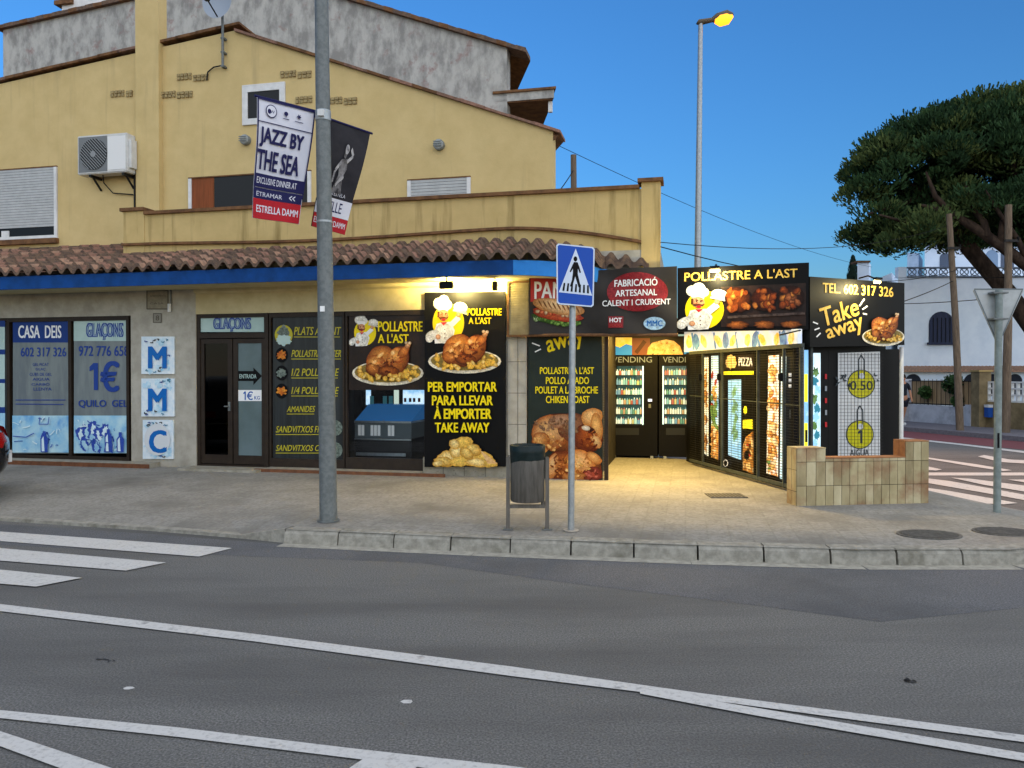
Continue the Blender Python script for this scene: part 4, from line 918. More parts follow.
def mach(name, label, pts, draw):
    t = thing('vending_machine', SR.at(*pts[3]), label, 'vending machine', 'vending machines in the kiosk row')
    f = MB(); f.slab(SR, pts, .05, m_black, w=.04); f.build('front', t)
    f = MB(); SR.w = .043; draw(f); f.build('display', t); return t
def collage(f, x0, y0, x1, y1, n, pal, seed, sx=2.2, sy=4.5):
    r = random.Random(seed)
    for k in range(n): a = r.choice(pal); f.gell(SR, r.uniform(x0, x1), r.uniform(y0, y1), sx*r.uniform(.5, 1.2), sy*r.uniform(.4, 1.2), a[0], a[1], rot=r.uniform(-30, 30), n=10, jag=.25, seed=k+1, rings=2, m=m_photoL)
BR = (('#fbe3a6', '#d8953c'), ('#f4c06a', '#a8601f'), ('#fff4d8', '#e8c88a'), ('#e8a850', '#8a4816')); GRN = (('#8fb06a', '#4d7838'), ('#dfe8c0', '#9dbb78'), ('#c9583a', '#8a2c18'), ('#f2d890', '#c98f34'))
def d1(f):
    f.sq(SR, [(705, 357), (711, 357), (711, 456), (705, 453)], m_l1)
    for k, y in enumerate((384, 399, 419, 442)): f.gell(SR, 708, y, 2.3, 4, '#f0b95a', '#8a4a1a', jag=.2, seed=k+3, m=m_photoL)
    f.sq(SR, [(714, 356), (721.5, 355.7), (721.5, 460), (714, 457.5)], m_l2); f.sq(SR, [(714, 428), (721.5, 425), (721.5, 460), (714, 457.5)], m_l3)
    collage(f, 706.5, 366, 709.5, 450, 22, BR, 3, 1.6, 3.2); collage(f, 715.5, 372, 720, 428, 14, GRN, 4, 1.8, 4); collage(f, 715.5, 428, 720, 455, 18, BR, 5, 1.8, 3)
    f.ell(SR, 718, 413, 3, 9, m_l5, jag=.3, seed=2); f.ell(SR, 719.5, 397, 2.2, 5, m_l3, jag=.2, seed=9)
mach('a', 'narrow machine front with cream and pale blue lit strips deepest in the row', [(688.5, 353), (724, 350.6), (724, 468), (688.5, 461)], d1)
r6 = random.Random(6)
def d2(f):
    f.sq(SR, [(727, 355.5), (756.5, 354), (756.5, 369.5), (727, 370)], m_brown); f.ell(SR, 734, 362, 5.5, 7, m_frzg, jag=.15, seed=3); f.txt(SR, 'PIZZA', 741.5, 357.5, 755.5, 366, m_icon, .02)
    f.sq(SR, [(726.5, 371.5), (756.5, 371), (756.5, 374.5), (726.5, 374.7)], m_yl)
    f.sq(SR, [(731, 380), (744, 379.5), (744, 460), (731, 455)], m_l4)
    for k, y in enumerate((390, 405, 412, 420, 430, 437)): f.gell(SR, 737+(k % 2)*1.5, y+r6.uniform(-3, 3), 2.2, 6, '#5d8a48', '#7fb0a8', jag=.3, seed=k+1, m=m_photoL, off=(0, 0), rot=r6.uniform(-20, 20))
    f.sq(SR, [(746, 420), (756, 419.5), (756, 429), (746, 428.5)], m_yl); f.ell(SR, 748.5, 410, 1.8, 4, m_yl, jag=.1)
    f.sq(SR, [(746, 446), (749, 437), (756.5, 431), (756.5, 474), (746, 470)], m_l6); collage(f, 748.5, 442, 755, 468, 26, (('#e8b860', '#b0702c'), ('#c9482c', '#7a2412'), ('#f4dc9c', '#d0a050'), ('#5a3216', '#2c1408')), 7, 1.8, 3); f.ell(SR, 751, 455, 2.2, 5, m_black, jag=.2); f.ell(SR, 729.5, 463, 2.6, 3.6, m_icon, n=18); f.ell(SR, 729.5, 463, 1.9, 2.7, m_black, n=18)
mach('b', 'machine with a PIZZA sign, yellow light strip and tall light blue screen', [(725, 350.5), (758, 348.6), (758, 476.5), (725, 468.2)], d2)
def d3(f):
    f.sq(SR, [(771.5, 356), (782, 355), (781, 477), (769.5, 473)], m_l7)
    for k, (y, rr_) in enumerate(((371, 5), (404, 6), (428, 6), (440, 6), (452, 4))): f.gell(SR, 776+(k % 2)*1.5, y, 4.5, rr_*1.1, '#fbd98a', '#d98a34' if k % 2 else '#e8b85a', jag=.15, seed=k+2, m=m_photoL)
    collage(f, 772.5, 364, 779.5, 468, 46, BR, 8, 2.4, 4.5); collage(f, 773, 454, 778.5, 470, 8, GRN, 9, 2, 3)
    f.sq(SR, [(786.5, 356.5), (791.5, 356), (790, 480), (785, 478)], m_l2)
    for k in range(3): f.rect(SR, 794, 373+k*5.5, 796.8, 376.6+k*5.5, m_icon)
    f.rect(SR, 762, 372, 765, 373.6, m_icon); f.ell(SR, 795.5, 414, .9, 5, m_galv, n=10)
mach('c', 'machine with a tall white panel of baked goods nearest the street', [(759, 348.5), (799, 346.2), (795, 490), (759, 477)], d3)
# wire mesh gate in front of the row
SM = Surf(A3 + rn*.10, rn)
gt = thing('mesh_gate', SM.at(745, 480), 'row of grey framed wire mesh gates in front of the kiosk machines', 'gate')
f = MB(); m_gp2 = M('gate_paint', '#3a403d', .5, metal=.2, c2='#494f4c', scale=9); 
base = lambda x: 463 + (x-690)*.27; topy = lambda x: 353 - (x-690)*.068
gx = (703, 722, 758, 784, 801)
for x in gx: f.bar(SM.at(x, base(x)-1), SM.at(x, topy(x)), .035, .035, m_gp2)
a, c = SM.at(690, topy(690)), SM.at(803, topy(803)); f.bar(a, c, .04, .05, m_gp2); a2, c2 = SM.at(690, base(690)-3), SM.at(803, base(803)-3.5); f.bar(a2, c2, .03, .045, m_gp2)
mid0, mid1 = SM.at(690, 395.5), SM.at(803, 406); f.bar(mid0, mid1, .012, .012, m_gp2); f.build('frame', gt)
f = MB(); n = 50
for i in range(n):
    t = (i+.5)/n; f.bar(a2.lerp(a, t), c2.lerp(c, t), .006, .006, m_blackm)
for i in range(1, 16):
    t = i/16; f.bar(a2.lerp(c2, t), a.lerp(c, t), .004, .004, m_blackm)
f.build('wire_mesh', gt)
for k, x in enumerate((702, 721, 783)):
    f = MB(); p = SM.at(x, 377 if k else 377, .03); f.bev(p.x-.03, p.x+.03, p.y-.03, p.y+.03, p.z-.05, p.z+.05, m_black, .01); f.build('padlock', gt)

# street side of the kiosk: water dispenser behind mesh
ST = Surf(Bk - tn*.02, tn)
wd_ = thing('water_dispenser', pz(Ck - td*.5, Zs), 'water vending machine with two yellow jug tokens marked 0.50 and 1 behind mesh', 'vending machine')
f = MB(); f.slab(ST, [(829, 350), (900, 349), (900, 478), (829, 484)], .06, m_black, w=-.01); f.build('casing', wd_)
f = MB(); ST.w = .0; m_wp = M('dispenser_panel', '#c9cccd', .4, c2='#bfc3c5', scale=4, emit=.35)
f.sq(ST, [(838, 353), (880, 351.5), (880, 462), (838, 466)], m_wp)
m_key = M('token_yellow', '#d6cf1e', .4); m_ol = M('token_outline', '#3a4348', .5)
for (cx, cy, rx, ry, t, bx) in ((861, 384, 14, 14.5, '0.50', (850, 381, 872.5, 390)), (859.5, 434.5, 14, 14.5, '1', (856.5, 430, 863, 443))):
    f.line(ST, [(cx-2.5, cy-6), (cx-2.5, cy-24), (cx, cy-29), (cx+3, cy-24), (cx+3, cy-6)], 1.3, m_ol)
    f.ell(ST, cx, cy, rx, ry, m_ol, n=36); f.ell(ST, cx, cy, rx-1, ry-1, m_key, n=36); f.line(ST, [(cx-2.5, cy-5), (cx-2.5, cy-18)], 1.3, m_ol); f.line(ST, [(cx+3, cy-5), (cx+3, cy-18)], 1.3, m_ol); f.ell(ST, cx+.5, cy-8, 2.5, 3, m_wp)
    if t == '1': one(f, ST, 857.5, 430, 862, 443, m_ol)
    else: f.txt(ST, t, *bx, m_ol, .02)
f.txt(ST, 'AIGUA', 849.5, 449.5, 868.5, 456, m_ol, .01, dy=-.5); r = random.Random(2)
for k in range(8): f.ell(ST, r.uniform(836, 849), r.uniform(372, 386), 2.4, 1, m_ol, rot=r.uniform(0, 180), jag=.4, seed=k+1)
for k in range(4): f.ell(ST, r.uniform(872, 877), r.uniform(373, 384), 1.6, .7, m_ol, rot=r.uniform(0, 180), jag=.4, seed=k+1)
f.build('front_panel', wd_)
f = MB(); x = 839.0
while x < 880: f.bar(ST.at(x, 353, .03), ST.at(x, 464, .03), .0045, .0045, m_blackm); x += 3.4
y = 354.5
while y < 464: f.bar(ST.at(837, y, .034), ST.at(881, y, .034), .0045, .0045, m_blackm); y += 3.4
f.build('wire_mesh', wd_)
# corner machine between row and dispenser
cm = thing('vending_machine', pz(Bk + td*.2, Zs), 'slim corner machine with yellow and blue lit strips behind two grey posts', 'vending machine', 'vending machines in the kiosk row')
f = MB(); f.slab(ST, [(806.5, 350), (828.5, 350), (828.5, 484), (806.5, 492)], .05, m_black, w=-.005); f.build('front', cm)
f = MB(); ST.w = .0; f.sq(ST, [(812.5, 353), (820.5, 353), (820.5, 449), (812.5, 452)], m_l2); f.build('display', cm)
r = random.Random(7); f = MB(); ST.w = .002
for k in range(9): f.ell(ST, 816.5+r.uniform(-2.5, 2.5), 372+k*9, 3, 4.5, (m_l5, M('backlit_teal', '#2f7f92', .4, emit=.8), m_l4)[k % 3], jag=.3, seed=k+1)
for k in range(5): f.rect(ST, 824.5, 374+k*12, 826.5, 379+k*12, M('sticker_grey', '#8a9096', .5) if k % 2 else m_pred)
f.build('stickers', cm)
SRc = Surf(B3 + rn*.02, rn)
f = MB(); SRc.w = .06
pn = MB(); Sx = Surf(Bk + tn*.06, (tn+Vector((-.1, 0, 0))))
pn.sq(Sx, [(803.3, 350), (808.3, 350), (808.3, 452), (803.3, 452)], m_l4, w=0.0)
for (y0, y1) in ((374, 402), (423, 448)): pn.sq(Sx, [(804.2, y0), (807.6, y0), (807.6, y1), (804.2, y1)], m_yl, w=.003)
pn.txt(Sx, '1', 805, 430, 807, 442, m_black, .02, w=.005)
for x in (801.4, 810.3): pn.bar(Sx.at(x, 454, .02), Sx.at(x, 344, .02), .03, .03, m_gp2 if x > 805 else m_galv)
pn.build('corner_strip', cm)
# white corner post
b = MB(); cp = pz(Ck + td*.06 + tn*.10, 0); b.tube([cp + Vector((0, 0, Zs)), cp + Vector((0, 0, 2.0))], .028, m_white, n=12); b.build('post', kio)

# big light-box signs
def big_sign(S, corners, th, loc, label):
    t = thing('shop_sign', loc, label, 'sign'); f = MB(); f.slab(S, corners, th, m_black); f.build('panel', t); return t
q1, q2 = P(678, 300, 10.32), P(809, 300, 9.72); q = (q2-q1); q.z = 0; q.normalize(); qn = Vector((q.y, -q.x, 0))
SP = Surf(q1, qn)
sg1 = big_sign(SP, [(677.5, 268), (809, 262.5), (808.5, 329.5), (677.5, 331.5)], .1, SP.at(743, 331), 'long black sign lettered POLLASTRE A L\u2019AST with a cook emblem and roast chickens'.replace('\u2019', "'"))
f = MB(); SP.w = .004; m_pans = M('print_grill_photo', '#1c120e', .4, c2='#33211a', scale=5)
f.sq(SP, [(721, 287), (806, 283), (806, 326), (721, 327)], m_pans)
f.txt(SP, "POLLASTRE A L'AST", 684.5, 272.5, 797.5, 281.5, m_gold, .02, dy=-4.2)
cook(f, SP, 677, 285, 728, 331)
r = random.Random(4)
for cx, cy, p_, q_ in ((738, 300, '#f5a545', '#8a3f10'), (764, 299, '#c96a2a', '#4c1c0a'), (791, 297.5, '#b8693a', '#3c1a0e')):
    f.gell(SP, cx, cy, 13, 12.5, q_, '#200c05', jag=.07)
    for k in range(16): f.gell(SP, cx+r.uniform(-9, 9), cy+r.uniform(-9, 9), r.uniform(2.5, 5.5), r.uniform(2, 4.5), r.choice((p_, '#e08a3a', '#a04818')), q_, rot=r.uniform(0, 180), jag=.2, seed=k+1, n=12, rings=3)
f.line(SP, [(728, 317.5), (805, 313.5)], 2.4, M('print_rack', '#5a4a44', .5, c2='#2a201c', scale=12))
for cx in (738, 765, 791): f.gell(SP, cx, 325.2-(cx-738)*.012, 11, 3.8, '#c06a2a', '#3c1808', jag=.15, seed=cx)
f.build('print', sg1)
S2 = Surf(pz(T1, 2.4), tn)
sg2 = big_sign(S2, [(810, 276.5), (904.5, 283), (904.5, 345), (810, 347)], .1, S2.at(857, 346), 'black take away sign with a telephone number above the water dispenser')
f = MB(); S2.w = .004
f.txt(S2, 'TEL. 602 317 326', 822.5, 282.8, 893, 292.5, m_gold, .02, dy=4.5)
f.txtq(S2, 'Take', (819, 309), (856, 297), (859, 315), (823, 327), m_gold, .025); f.txtq(S2, 'away', (825, 330), (861, 317), (865, 333), (829, 346-3), m_gold, .025)
for a, c in (((859, 306), (864, 299)), ((862, 309.5), (867, 306)), ((862.5, 313.5), (866.5, 314.5)), ((812.5, 322), (817.5, 324)), ((814, 330), (819, 328)), ((816, 337), (820, 333))): f.line(S2, [a, c], 1.3, m_pw)
dish(f, S2, 861.5, 312, 904, 346.5, 6)
f.build('print', sg2)
for (S_, x, y, lab) in ((SP, 717, 270, 'small spotlight on an arm over the POLLASTRE sign'), (S2, 861, 281, 'small spotlight on an arm over the telephone sign')):
    t = thing('sign_lamp', S_.at(x, y), lab, 'lamp'); f = MB(); p0 = S_.at(x, y-3, -.03); p1 = S_.at(x, y+.5, .24); f.tube([p0, p0.lerp(p1, .5)+Vector((0, 0, .04)), p1], .011, m_black); f.build('arm', t)
    f = MB(); nn = S_.n; sd2 = nn.cross(Vector((0, 0, 1))).normalized(); T = Matrix.Translation(p1) @ Matrix(((sd2.x, nn.x, 0, 0), (sd2.y, nn.y, 0, 0), (0, 0, 1, 0), (0, 0, 0, 1)))
    f.T = T; f.box(-.06, .06, -.02, .035, .0, .025, m_black); f.build('housing', t)
    f = MB(T); f.tube([(-.07, 0, -.03), (-.05, 0, -.03), (.05, 0, -.03), (.07, 0, -.03)], [.01, .022, .022, .01], M('sign_lamp_lens', '#ffdf90', .4, emit=5), n=12); f.build('lens', t)
    lamp('POINT', 'sign_lamp_glow', p1 - nn*.02 - Vector((0, 0, .08)), 9, (1, .84, .42), shadow_soft_size=.03)

# frieze and two vending machines at the end of the passage
SV = FSurf(2.95)
fr = thing('lit_header', SV.at(648, 355), 'lit header with cookie and chocolate pictures above the vending machines', 'light box')
f = MB(); f.slab(SV, [(600, 337), (690, 336), (690, 355), (600, 355)], .06, m_brown); SV.w = .003
mh_b = M('header_blue', '#2f7fc0', .4, emit=1.2); mh_y = M('header_yellow', '#e8b53a', .4, c2='#f2d070', scale=8, emit=1.2); mh_c = M('header_cookie', '#c98d3c', .4, c2='#e6bd70', scale=14, c3='#5a3416', scale3=16, lo3=.58, hi3=.64, emit=1.); mh_br = M('header_brown', '#7a4630', .4, emit=.35)
f.rect(SV, 600, 338, 632, 355, mh_b); f.sq(SV, [(608, 337.5), (632, 337.5), (634, 346), (626, 344), (620, 347.5), (612, 345)], mh_y); f.rect(SV, 601, 337.5, 606, 355, mh_y)
f.rect(SV, 632, 338, 650, 355, mh_br); f.line(SV, [(636, 353), (645, 341)], 4, M('header_choc', '#4e2a1c', .4, emit=.2)); f.sq(SV, [(647, 354.5), (648, 348), (652, 343), (659, 341), (666, 339.5), (674, 341), (680, 346), (683, 354.5)], mh_c); f.rect(SV, 684, 338, 690, 354, mh_b)
f.build('front', fr)
def vend(x0, x1, gx0, gx1, y0, y1, seed, label):
    t = thing('vending_machine', SV.at((x0+x1)/2, 458), label, 'vending machine', 'vending machines at the end of the passage')
    b = MB(FM); d = 2.98; a, c = FS(x0, d), FS(x1, d); zt = FZ((x0+x1)/2, 355, d); g0, g1 = FS(gx0, d), FS(gx1, d); z0, z1 = FZ(gx0, y1, d), FZ(gx0, y0, d)
    b.box(a, c, d+.25, d+.74, Zs+.01, zt, m_black); b.box(a, g0, d, d+.249, Zs+.04, zt, m_black); b.box(g1, c, d, d+.249, Zs+.04, zt, m_black); b.box(g0, g1, d, d+.249, z1, zt, m_black); b.box(g0, g1, d, d+.249, Zs+.04, z0, m_black)
    for q in (a+.08, c-.12): b.box(q, q+.05, d-.005, d+.04, Zs+.0, Zs+.045, m_galv_l)
    b.build('cabinet', t)
    b = MB(FM); b.box(g0, g1, d+.235, d+.245, z0, z1, M('vend_back', '#4a6a62', .5, c2='#34504a', scale=3, emit=1.0)); b.box(g0+.01, g0+.03, d+.02, d+.05, z0, z1, M('vend_led', '#e6fff4', .5, emit=2.5)); b.box(g1-.03, g1-.01, d+.02, d+.05, z0, z1, M('vend_led', '#e6fff4', .5)); b.build('lit_interior', t)
    r = random.Random(seed); rows = 6; hh = (z1-z0)/rows
    pm = [M('prod_%d' % i, cc, .35, emit=1.1) for i, cc in enumerate(('#e8e8e0', '#b5604f', '#6f9a80', '#cdb87a', '#7a9cb8', '#c99a70', '#b8d8d0', '#efe9da', '#dfe6e4', '#8fb8ba'))]
    for k in range(rows):
        b = MB(FM); zb_ = z0 + k*hh + .012; b.box(g0, g1, d+.03, d+.23, zb_-.012, zb_, m_blackm); s = g0+.045
        while s < g1-.06:
            wq = .02+r.random()*.02; hq = hh*r.uniform(.5, .74); b.box(s, s+wq, d+.06, d+.14, zb_+.001, zb_+hq*.75, r.choice(pm)); b.box(s+wq*.3, s+wq*.7, d+.08, d+.12, zb_+hq*.75, zb_+hq, r.choice(pm)); s += wq+.012
        b.build('product_shelf', t)
    b = MB(FM); b.box(g0, g1, d+.005, d+.01, z0, z1, glass_mat('vend_glass', (.95, 1, .98), .05)); b.build('glass_front', t)
    b = MB(); Sv = FSurf(d-.004); Sv.w = 0
    b.rect(Sv, gx1+4, 399, gx1+8, 401.5, M('led_display', '#bfd0ff', .4, emit=2), w=.002); b.rect(Sv, gx1+4.5, 404, gx1+7, 408, m_galv, w=.002); b.rect(Sv, gx0+4, 428, gx1-5, 435, M('vend_flap', '#26282a', .3), w=.002)
    b.txt(Sv, 'VENDING', gx0+1, 356.8, gx1+8, 362.5, M('vend_letter', '#7f8a96', .4, emit=.15), .0, w=.002); b.build('control_panel', t); return t
vend(608.5, 657.5, 611, 644, 366, 424.5, 1, 'black vending machine with rows of lit snacks, beside the chicken poster')
vend(659, 699, 662, 690, 366, 424.5, 2, 'black vending machine of drinks, half hidden by the kiosk wall')
b = MB(); b.rect(FSurf(2.97), 662, 446, 664.5, 449, m_icon, w=.0); 
# gate post and folded lattice at the mouth of the passage
gp_ = thing('mesh_gate', G(606, 482.5, Zs), 'folded brown gate post with a strip of mesh beside the chicken poster', 'gate')
b = MB(FM); b.box(s_(604.6, -.02), s_(608.6, -.02), -.06, .0, Zs, FZ(606, 337, -.02), m_frame); b.build('post', gp_)
b = MB(FM); a, c = s_(602.2, .3), s_(604.4, .3)
for k in range(60): b.box(s_(602.6), s_(604.6), -.012, -.008, Zs+.02+k*.036, Zs+.026+k*.036, m_galv)
for k in range(3): b.box(s_(602.8)+k*.012, s_(602.8)+k*.012+.004, -.017, -.013, Zs, 2.3, m_galv)
b.build('wire_mesh', gp_)

# ================================================================== FIXTURES ON THE UPPER WALLS
ac = thing('air_conditioner', W(s_(106, .65), .65, FZ(106, 174, .6)), 'white air conditioner unit with a round fan grille on the ochre wall', 'air conditioner')
dA = .5; sa, sb = FS(78.5, dA), FS(128, dA); zt, zb = FZ(105, 134, dA), FZ(105, 173, dA)
b = MB(FM); m_ac = M('ac_casing', '#d5d6d2', .5, c2='#c6c7c3', scale=5); b.bev(sa, sb, dA, dA+.22, zb, zt, m_ac, .015); b.box(sa+.62*(sb-sa), sb-.03, dA-.004, dA+.01, zb+.05, zt-.05, M('ac_panel', '#e2e3e0', .5)); b.box(sb+.001, sb+.05, dA+.05, dA+.18, zb+.08, zt-.1, m_ac); b.build('casing', ac)
b = MB(FM); cx, cz = sa+.34*(sb-sa), (zt+zb)/2; R = .40*(zt-zb); m_fan = M('ac_fan_dark', '#2a2d2e', .6)
b.box(sa+.03, sa+.61*(sb-sa), dA-.003, dA+.01, zb+.03, zt-.03, M('ac_fan_ring', '#777b7c', .6)); b.tube([(cx, dA-.0045, cz), (cx, dA-.012, cz)], R, m_fan, n=36)
for k in range(-6, 7):
    h = k*R/6.6; L = math.sqrt(max(0, R*R-h*h)); c45 = .7071
    b.bar((cx + h*c45 - L*c45, dA-.016, cz + h*c45 + L*c45), (cx + h*c45 + L*c45, dA-.016, cz + h*c45 - L*c45), .012, .012, M('ac_grille', '#8b8f90', .5))
b.tube([(cx, dA-.02, cz), (cx, dA-.024, cz)], R*.2, M('ac_grille', '#8b8f90', .5), n=20); b.build('fan_grille', ac)
for px in (90, 123):
    b = MB(FM); k = FS(px, dA); b.box(k-.02, k+.02, dA+.02, DG-.005, zb-.045, zb-.003, m_blackm); b.bar((k, DG-.01, zb-.22), (k, dA+.1, zb-.04), .03, .02, m_blackm); b.build('bracket', ac)
b = MB(FM); b.tube([(FS(104, .6), .6, zb-.002), (FS(105, .7), .7, FZ(105, 183, .7)), (FS(114, .76), .76, FZ(114, 193, .76)), (FS(134, .77), .77, FZ(134, 194.5, .77))], .010, m_blackm); b.tube([(FS(135.5, .77), .77, FZ(135, 160, .77)), (FS(135.5, .77), .77, FZ(135, 208, .77))], .015, m_blackm); b.build('hose', ac)

dsh = thing('satellite_dish', W(s_(224, .7), .7, FZ(224, 68, .7)), 'grey satellite dish on a mast at the peak of the ochre gable', 'antenna')
b = MB(FM); dm = .72; s0 = FS(224, dm); z0, z1 = FZ(224, 67, dm), FZ(224, 12, dm)
b.tube([(s0, dm, z0), (s0, dm, z1+.25)], .022, m_galv); 
for y in (38, 52, 66): zz = FZ(224, y, dm); b.box(s0-.03, s0+.03, dm-.02, DG, zz-.015, zz+.015, m_galv)
b.tube([(s0, dm, z0+.03), (FS(215, .76), .76, FZ(215, 67, .76)), (FS(209, .77), .77, FZ(209, 72, .77)), (FS(208, .77), .77, FZ(208, 80, .77))], .012, m_blackm); b.build('mast', dsh)
b = MB(FM); vv, ff = [], []; nr, na = 6, 28; cen = Vector((s0, dm-.10, z1+.12)); RR = .27
for i in range(nr+1):
    for j in range(na):
        t = 2*math.pi*j/na; q = i/nr; vv.append(cen + Vector((RR*q*math.cos(t), -.06*q*q, RR*1.08*q*math.sin(t))))
for i in range(nr):
    for j in range(na): ff.append((i*na+j, i*na+(j+1) % na, (i+1)*na+(j+1) % na, (i+1)*na+j))
b.add(vv, ff, M('dish_grey', '#98a3b0', .5), smooth=True); b.build('reflector', dsh)
b = MB(FM); b.tube([cen + Vector((0, -.03, -.27)), cen + Vector((0, -.34, -.1))], .012, m_blackm); b.box(cen.x-.035, cen.x+.035, cen.y-.40, cen.y-.3, cen.z-.13, cen.z-.05, m_blackm); b.build('feed_arm', dsh)

for (px, py, lab) in ((247.5, 140.5, 'round grey bulkhead lamp on the ochre wall below the small square window'), (440, 145.5, 'round grey bulkhead lamp on the ochre wall above the right roller shutter')):
    t = thing('wall_lamp', W(FS(px, DG), DG, FZ(px, py, DG)), lab, 'lamp'); d = DG-.001; s0, z0 = FS(px, d), FZ(px, py, d); b = MB(FM)
    b.tube([(s0, d, z0), (s0, d-.07, z0)], .085, M('bulkhead_grey', '#7d8280', .5), n=20)
    b.build('base', t); b = MB(FM)
    for k in range(4): b.tube([(s0, d-.071-k*.012, z0), (s0, d-.083-k*.012, z0)], .075-.012*k*k*.5, M('bulkhead_glass', '#a9b0b0', .25), n=20)
    b.build('glass', t); b = MB(FM)
    for k in (-.035, 0, .035): b.bar((s0-.07, d-.125, z0+k), (s0+.07, d-.125, z0+k), .012, .012, M('bulkhead_grey', '#7d8280', .5))
    b.build('guard', t)
# plaque, number tile and conduit on the grey wall
t = thing('wall_plaque', W(FS(157), 0, FZ(157, 300)), 'weathered metal plaque with an outlined border above the small number tile', 'plaque')
b = MB(); S = FSurf(-.004); S.w = .0; b.slab(S, [(146.5, 290), (168.5, 290), (168.5, 309.5), (146.5, 309.5)], .004, M('plaque_stone', '#98917e', .8, c2='#878170', scale=14)); S.w = .0015
for l in ([(147, 290.5), (168, 290.5), (168, 309), (147, 309), (147, 290.5)],): b.line(S, l, 1.1, m_joint)
b.txt(S, 'APARTAMENTS', 150, 295, 166, 297, m_joint, .0); b.txt(S, 'CASA', 150, 302.5, 164, 304.3, m_joint, .0); b.build('plate', t)
t = tag((lambda b: (b.slab(S, [(153, 313), (162, 313), (162, 323), (153, 323)], .01, M('number_tile', '#8d897d', .6), w=.004), b.line(S, [(153.6, 313.6), (161.4, 313.6), (161.4, 322.4), (153.6, 322.4), (153.6, 313.6)], .7, m_joint, w=.006), b.txt(S, '8', 156, 315.5, 159.5, 320.5, m_joint, .02, w=.0065), b.build('number_tile', None, S.at(157, 318)))[-1])(MB()), 'small house number tile under the metal plaque', 'number plate')
b = MB(FM); b.tube([(FS(172), -.02, FZ(172, 290)), (FS(172), -.02, FZ(172, 312))], .014, m_galv); b.tube([(FS(171), -.03, FZ(171, 304)), (FS(171), -.03, FZ(171, 312))], .03, m_white); b.tube([(FS(172), -.02, FZ(172, 290)), (FS(173), -.02, FZ(173, 286)), (FS(232), -.02, FZ(232, 284)), (FS(420), -.02, FZ(420, 279))], .012, m_galv)
tag(b.build('conduit', None, W(FS(172), -.02, FZ(172, 300))), 'thin conduit with a white socket running under the canopy beside the plaque', 'conduit')
# terrace screen at the gable end
b = MB(FM); d = 1.6
for k in range(3):
    p0, p1 = FSZ(541.5+k*4, 190, d), FSZ(541.5+k*4, 172-k*3, d); b.bar((p0[0], d, p0[1]-.4), (p1[0], d, p1[1]), .03, .03, m_white)
p0, p1 = FSZ(540, 174, d), FSZ(551, 165, d); b.bar((p0[0], d, p0[1]), (p1[0], d, p1[1]), .03, .04, m_white); p0, p1 = FSZ(541, 186, d), FSZ(550, 184, d); b.bar((p0[0], d, p0[1]), (p1[0], d, p1[1]), .02, .03, m_white)
tag(b.build('folding_rail', None, W(FS(546, d), d, 3.38)), 'white folded rail standing on the terrace beside the gable end', 'rail')

# ================================================================== OLD GREY BUILDING BEHIND
DO = 5.0
ob_ = thing('weathered_house', W(-3, DO, 0), 'taller house with a stained bare grey gable behind the ochre building', 'building')
gs = lambda px, py: FSZ(px, py, DO)
l0, ap2, r0 = gs(3, 30), gs(255, -27), gs(507, 48)
b = MB(FM); b.prism([(l0[0], DO, 0), (r0[0], DO, 0), (r0[0], DO, r0[1]), (ap2[0], DO, ap2[1]), (l0[0], DO, l0[1])], (0, .3, 0), m_old)
b.box(l0[0], l0[0]+.3, DO+.3, DO+8, 0, l0[1]-.02, m_old); b.prism([(r0[0]-.3-.15, DO+.301, 0), (r0[0]-.15, DO+.301, 0), (r0[0]-.15, DO+.301, r0[1]-.02), (r0[0]-.45, DO+.301, r0[1]-.02)], (-3.2, 8, 0), m_cream); b.build('wall', ob_)
b = MB(FM)
for p, q, e in ((l0, ap2, -1), (ap2, r0, 1)):
    sl_ = (q[1]-p[1])/(q[0]-p[0]); A = (p[0]-(.12 if e < 0 else 0), p[1]-(.12*sl_ if e < 0 else 0)); Bq = (q[0]+(.42 if e > 0 else 0), q[1]+(.42*sl_ if e > 0 else 0))
    n = 30
    for i in range(n):
        f = lambda t: (A[0]+(Bq[0]-A[0])*t, A[1]+(Bq[1]-A[1])*t); u, v = f(i/n), f((i+1)/n)
        b.prism([(u[0], DO-.1, u[1]), (v[0], DO-.1, v[1]), (v[0], DO-.1, v[1]+.08+.015*(i % 2)), (u[0], DO-.1, u[1]+.09)], (0, .5, 0), m_tiles[3] if i % 3 else m_cop)
    b.prism([(A[0], DO+.4, A[1]), (Bq[0], DO+.4, Bq[1]), (Bq[0], DO+.4, Bq[1]+.06), (A[0], DO+.4, A[1]+.06)], (-.40*7.6, 7.6, 0), m_cop)
b.build('roof', ob_)
b = MB(FM); z1, z0 = gs(530, 89)[1], gs(530, 99.5)[1]; se_ = gs(554, 95)[0]
def slant(x0, x1, d0, d1, za, zb, m): b.prism([(x0, d0, za), (x1, d0, za), (x1, d0, zb), (x0, d0, zb)], (-.32*(d1-d0), d1-d0, 0), m)
slant(r0[0]-.3, se_, DO+.0, DO+2.6, z0, z1-.05, m_old); slant(r0[0]-.3, se_+.05, DO-.04, DO+2.7, z1-.049, z1, m_cop); slant(r0[0]-.3, se_-.02, DO+.02, DO+2.58, z0-.03, z0-.001, M('soffit_wood', '#6e4d31', .8, c2='#543a26', scale=6)); b.box(se_-.14, se_-.06, DO+.1, DO+.18, z0-.25, z0-.031, m_white)
b.box(r0[0]-.6, se_-.95, DO+2.2, DO+2.5, z0-2, z0-.031, M('soffit_wood', '#6e4d31', .8)); b.build('balcony', ob_)
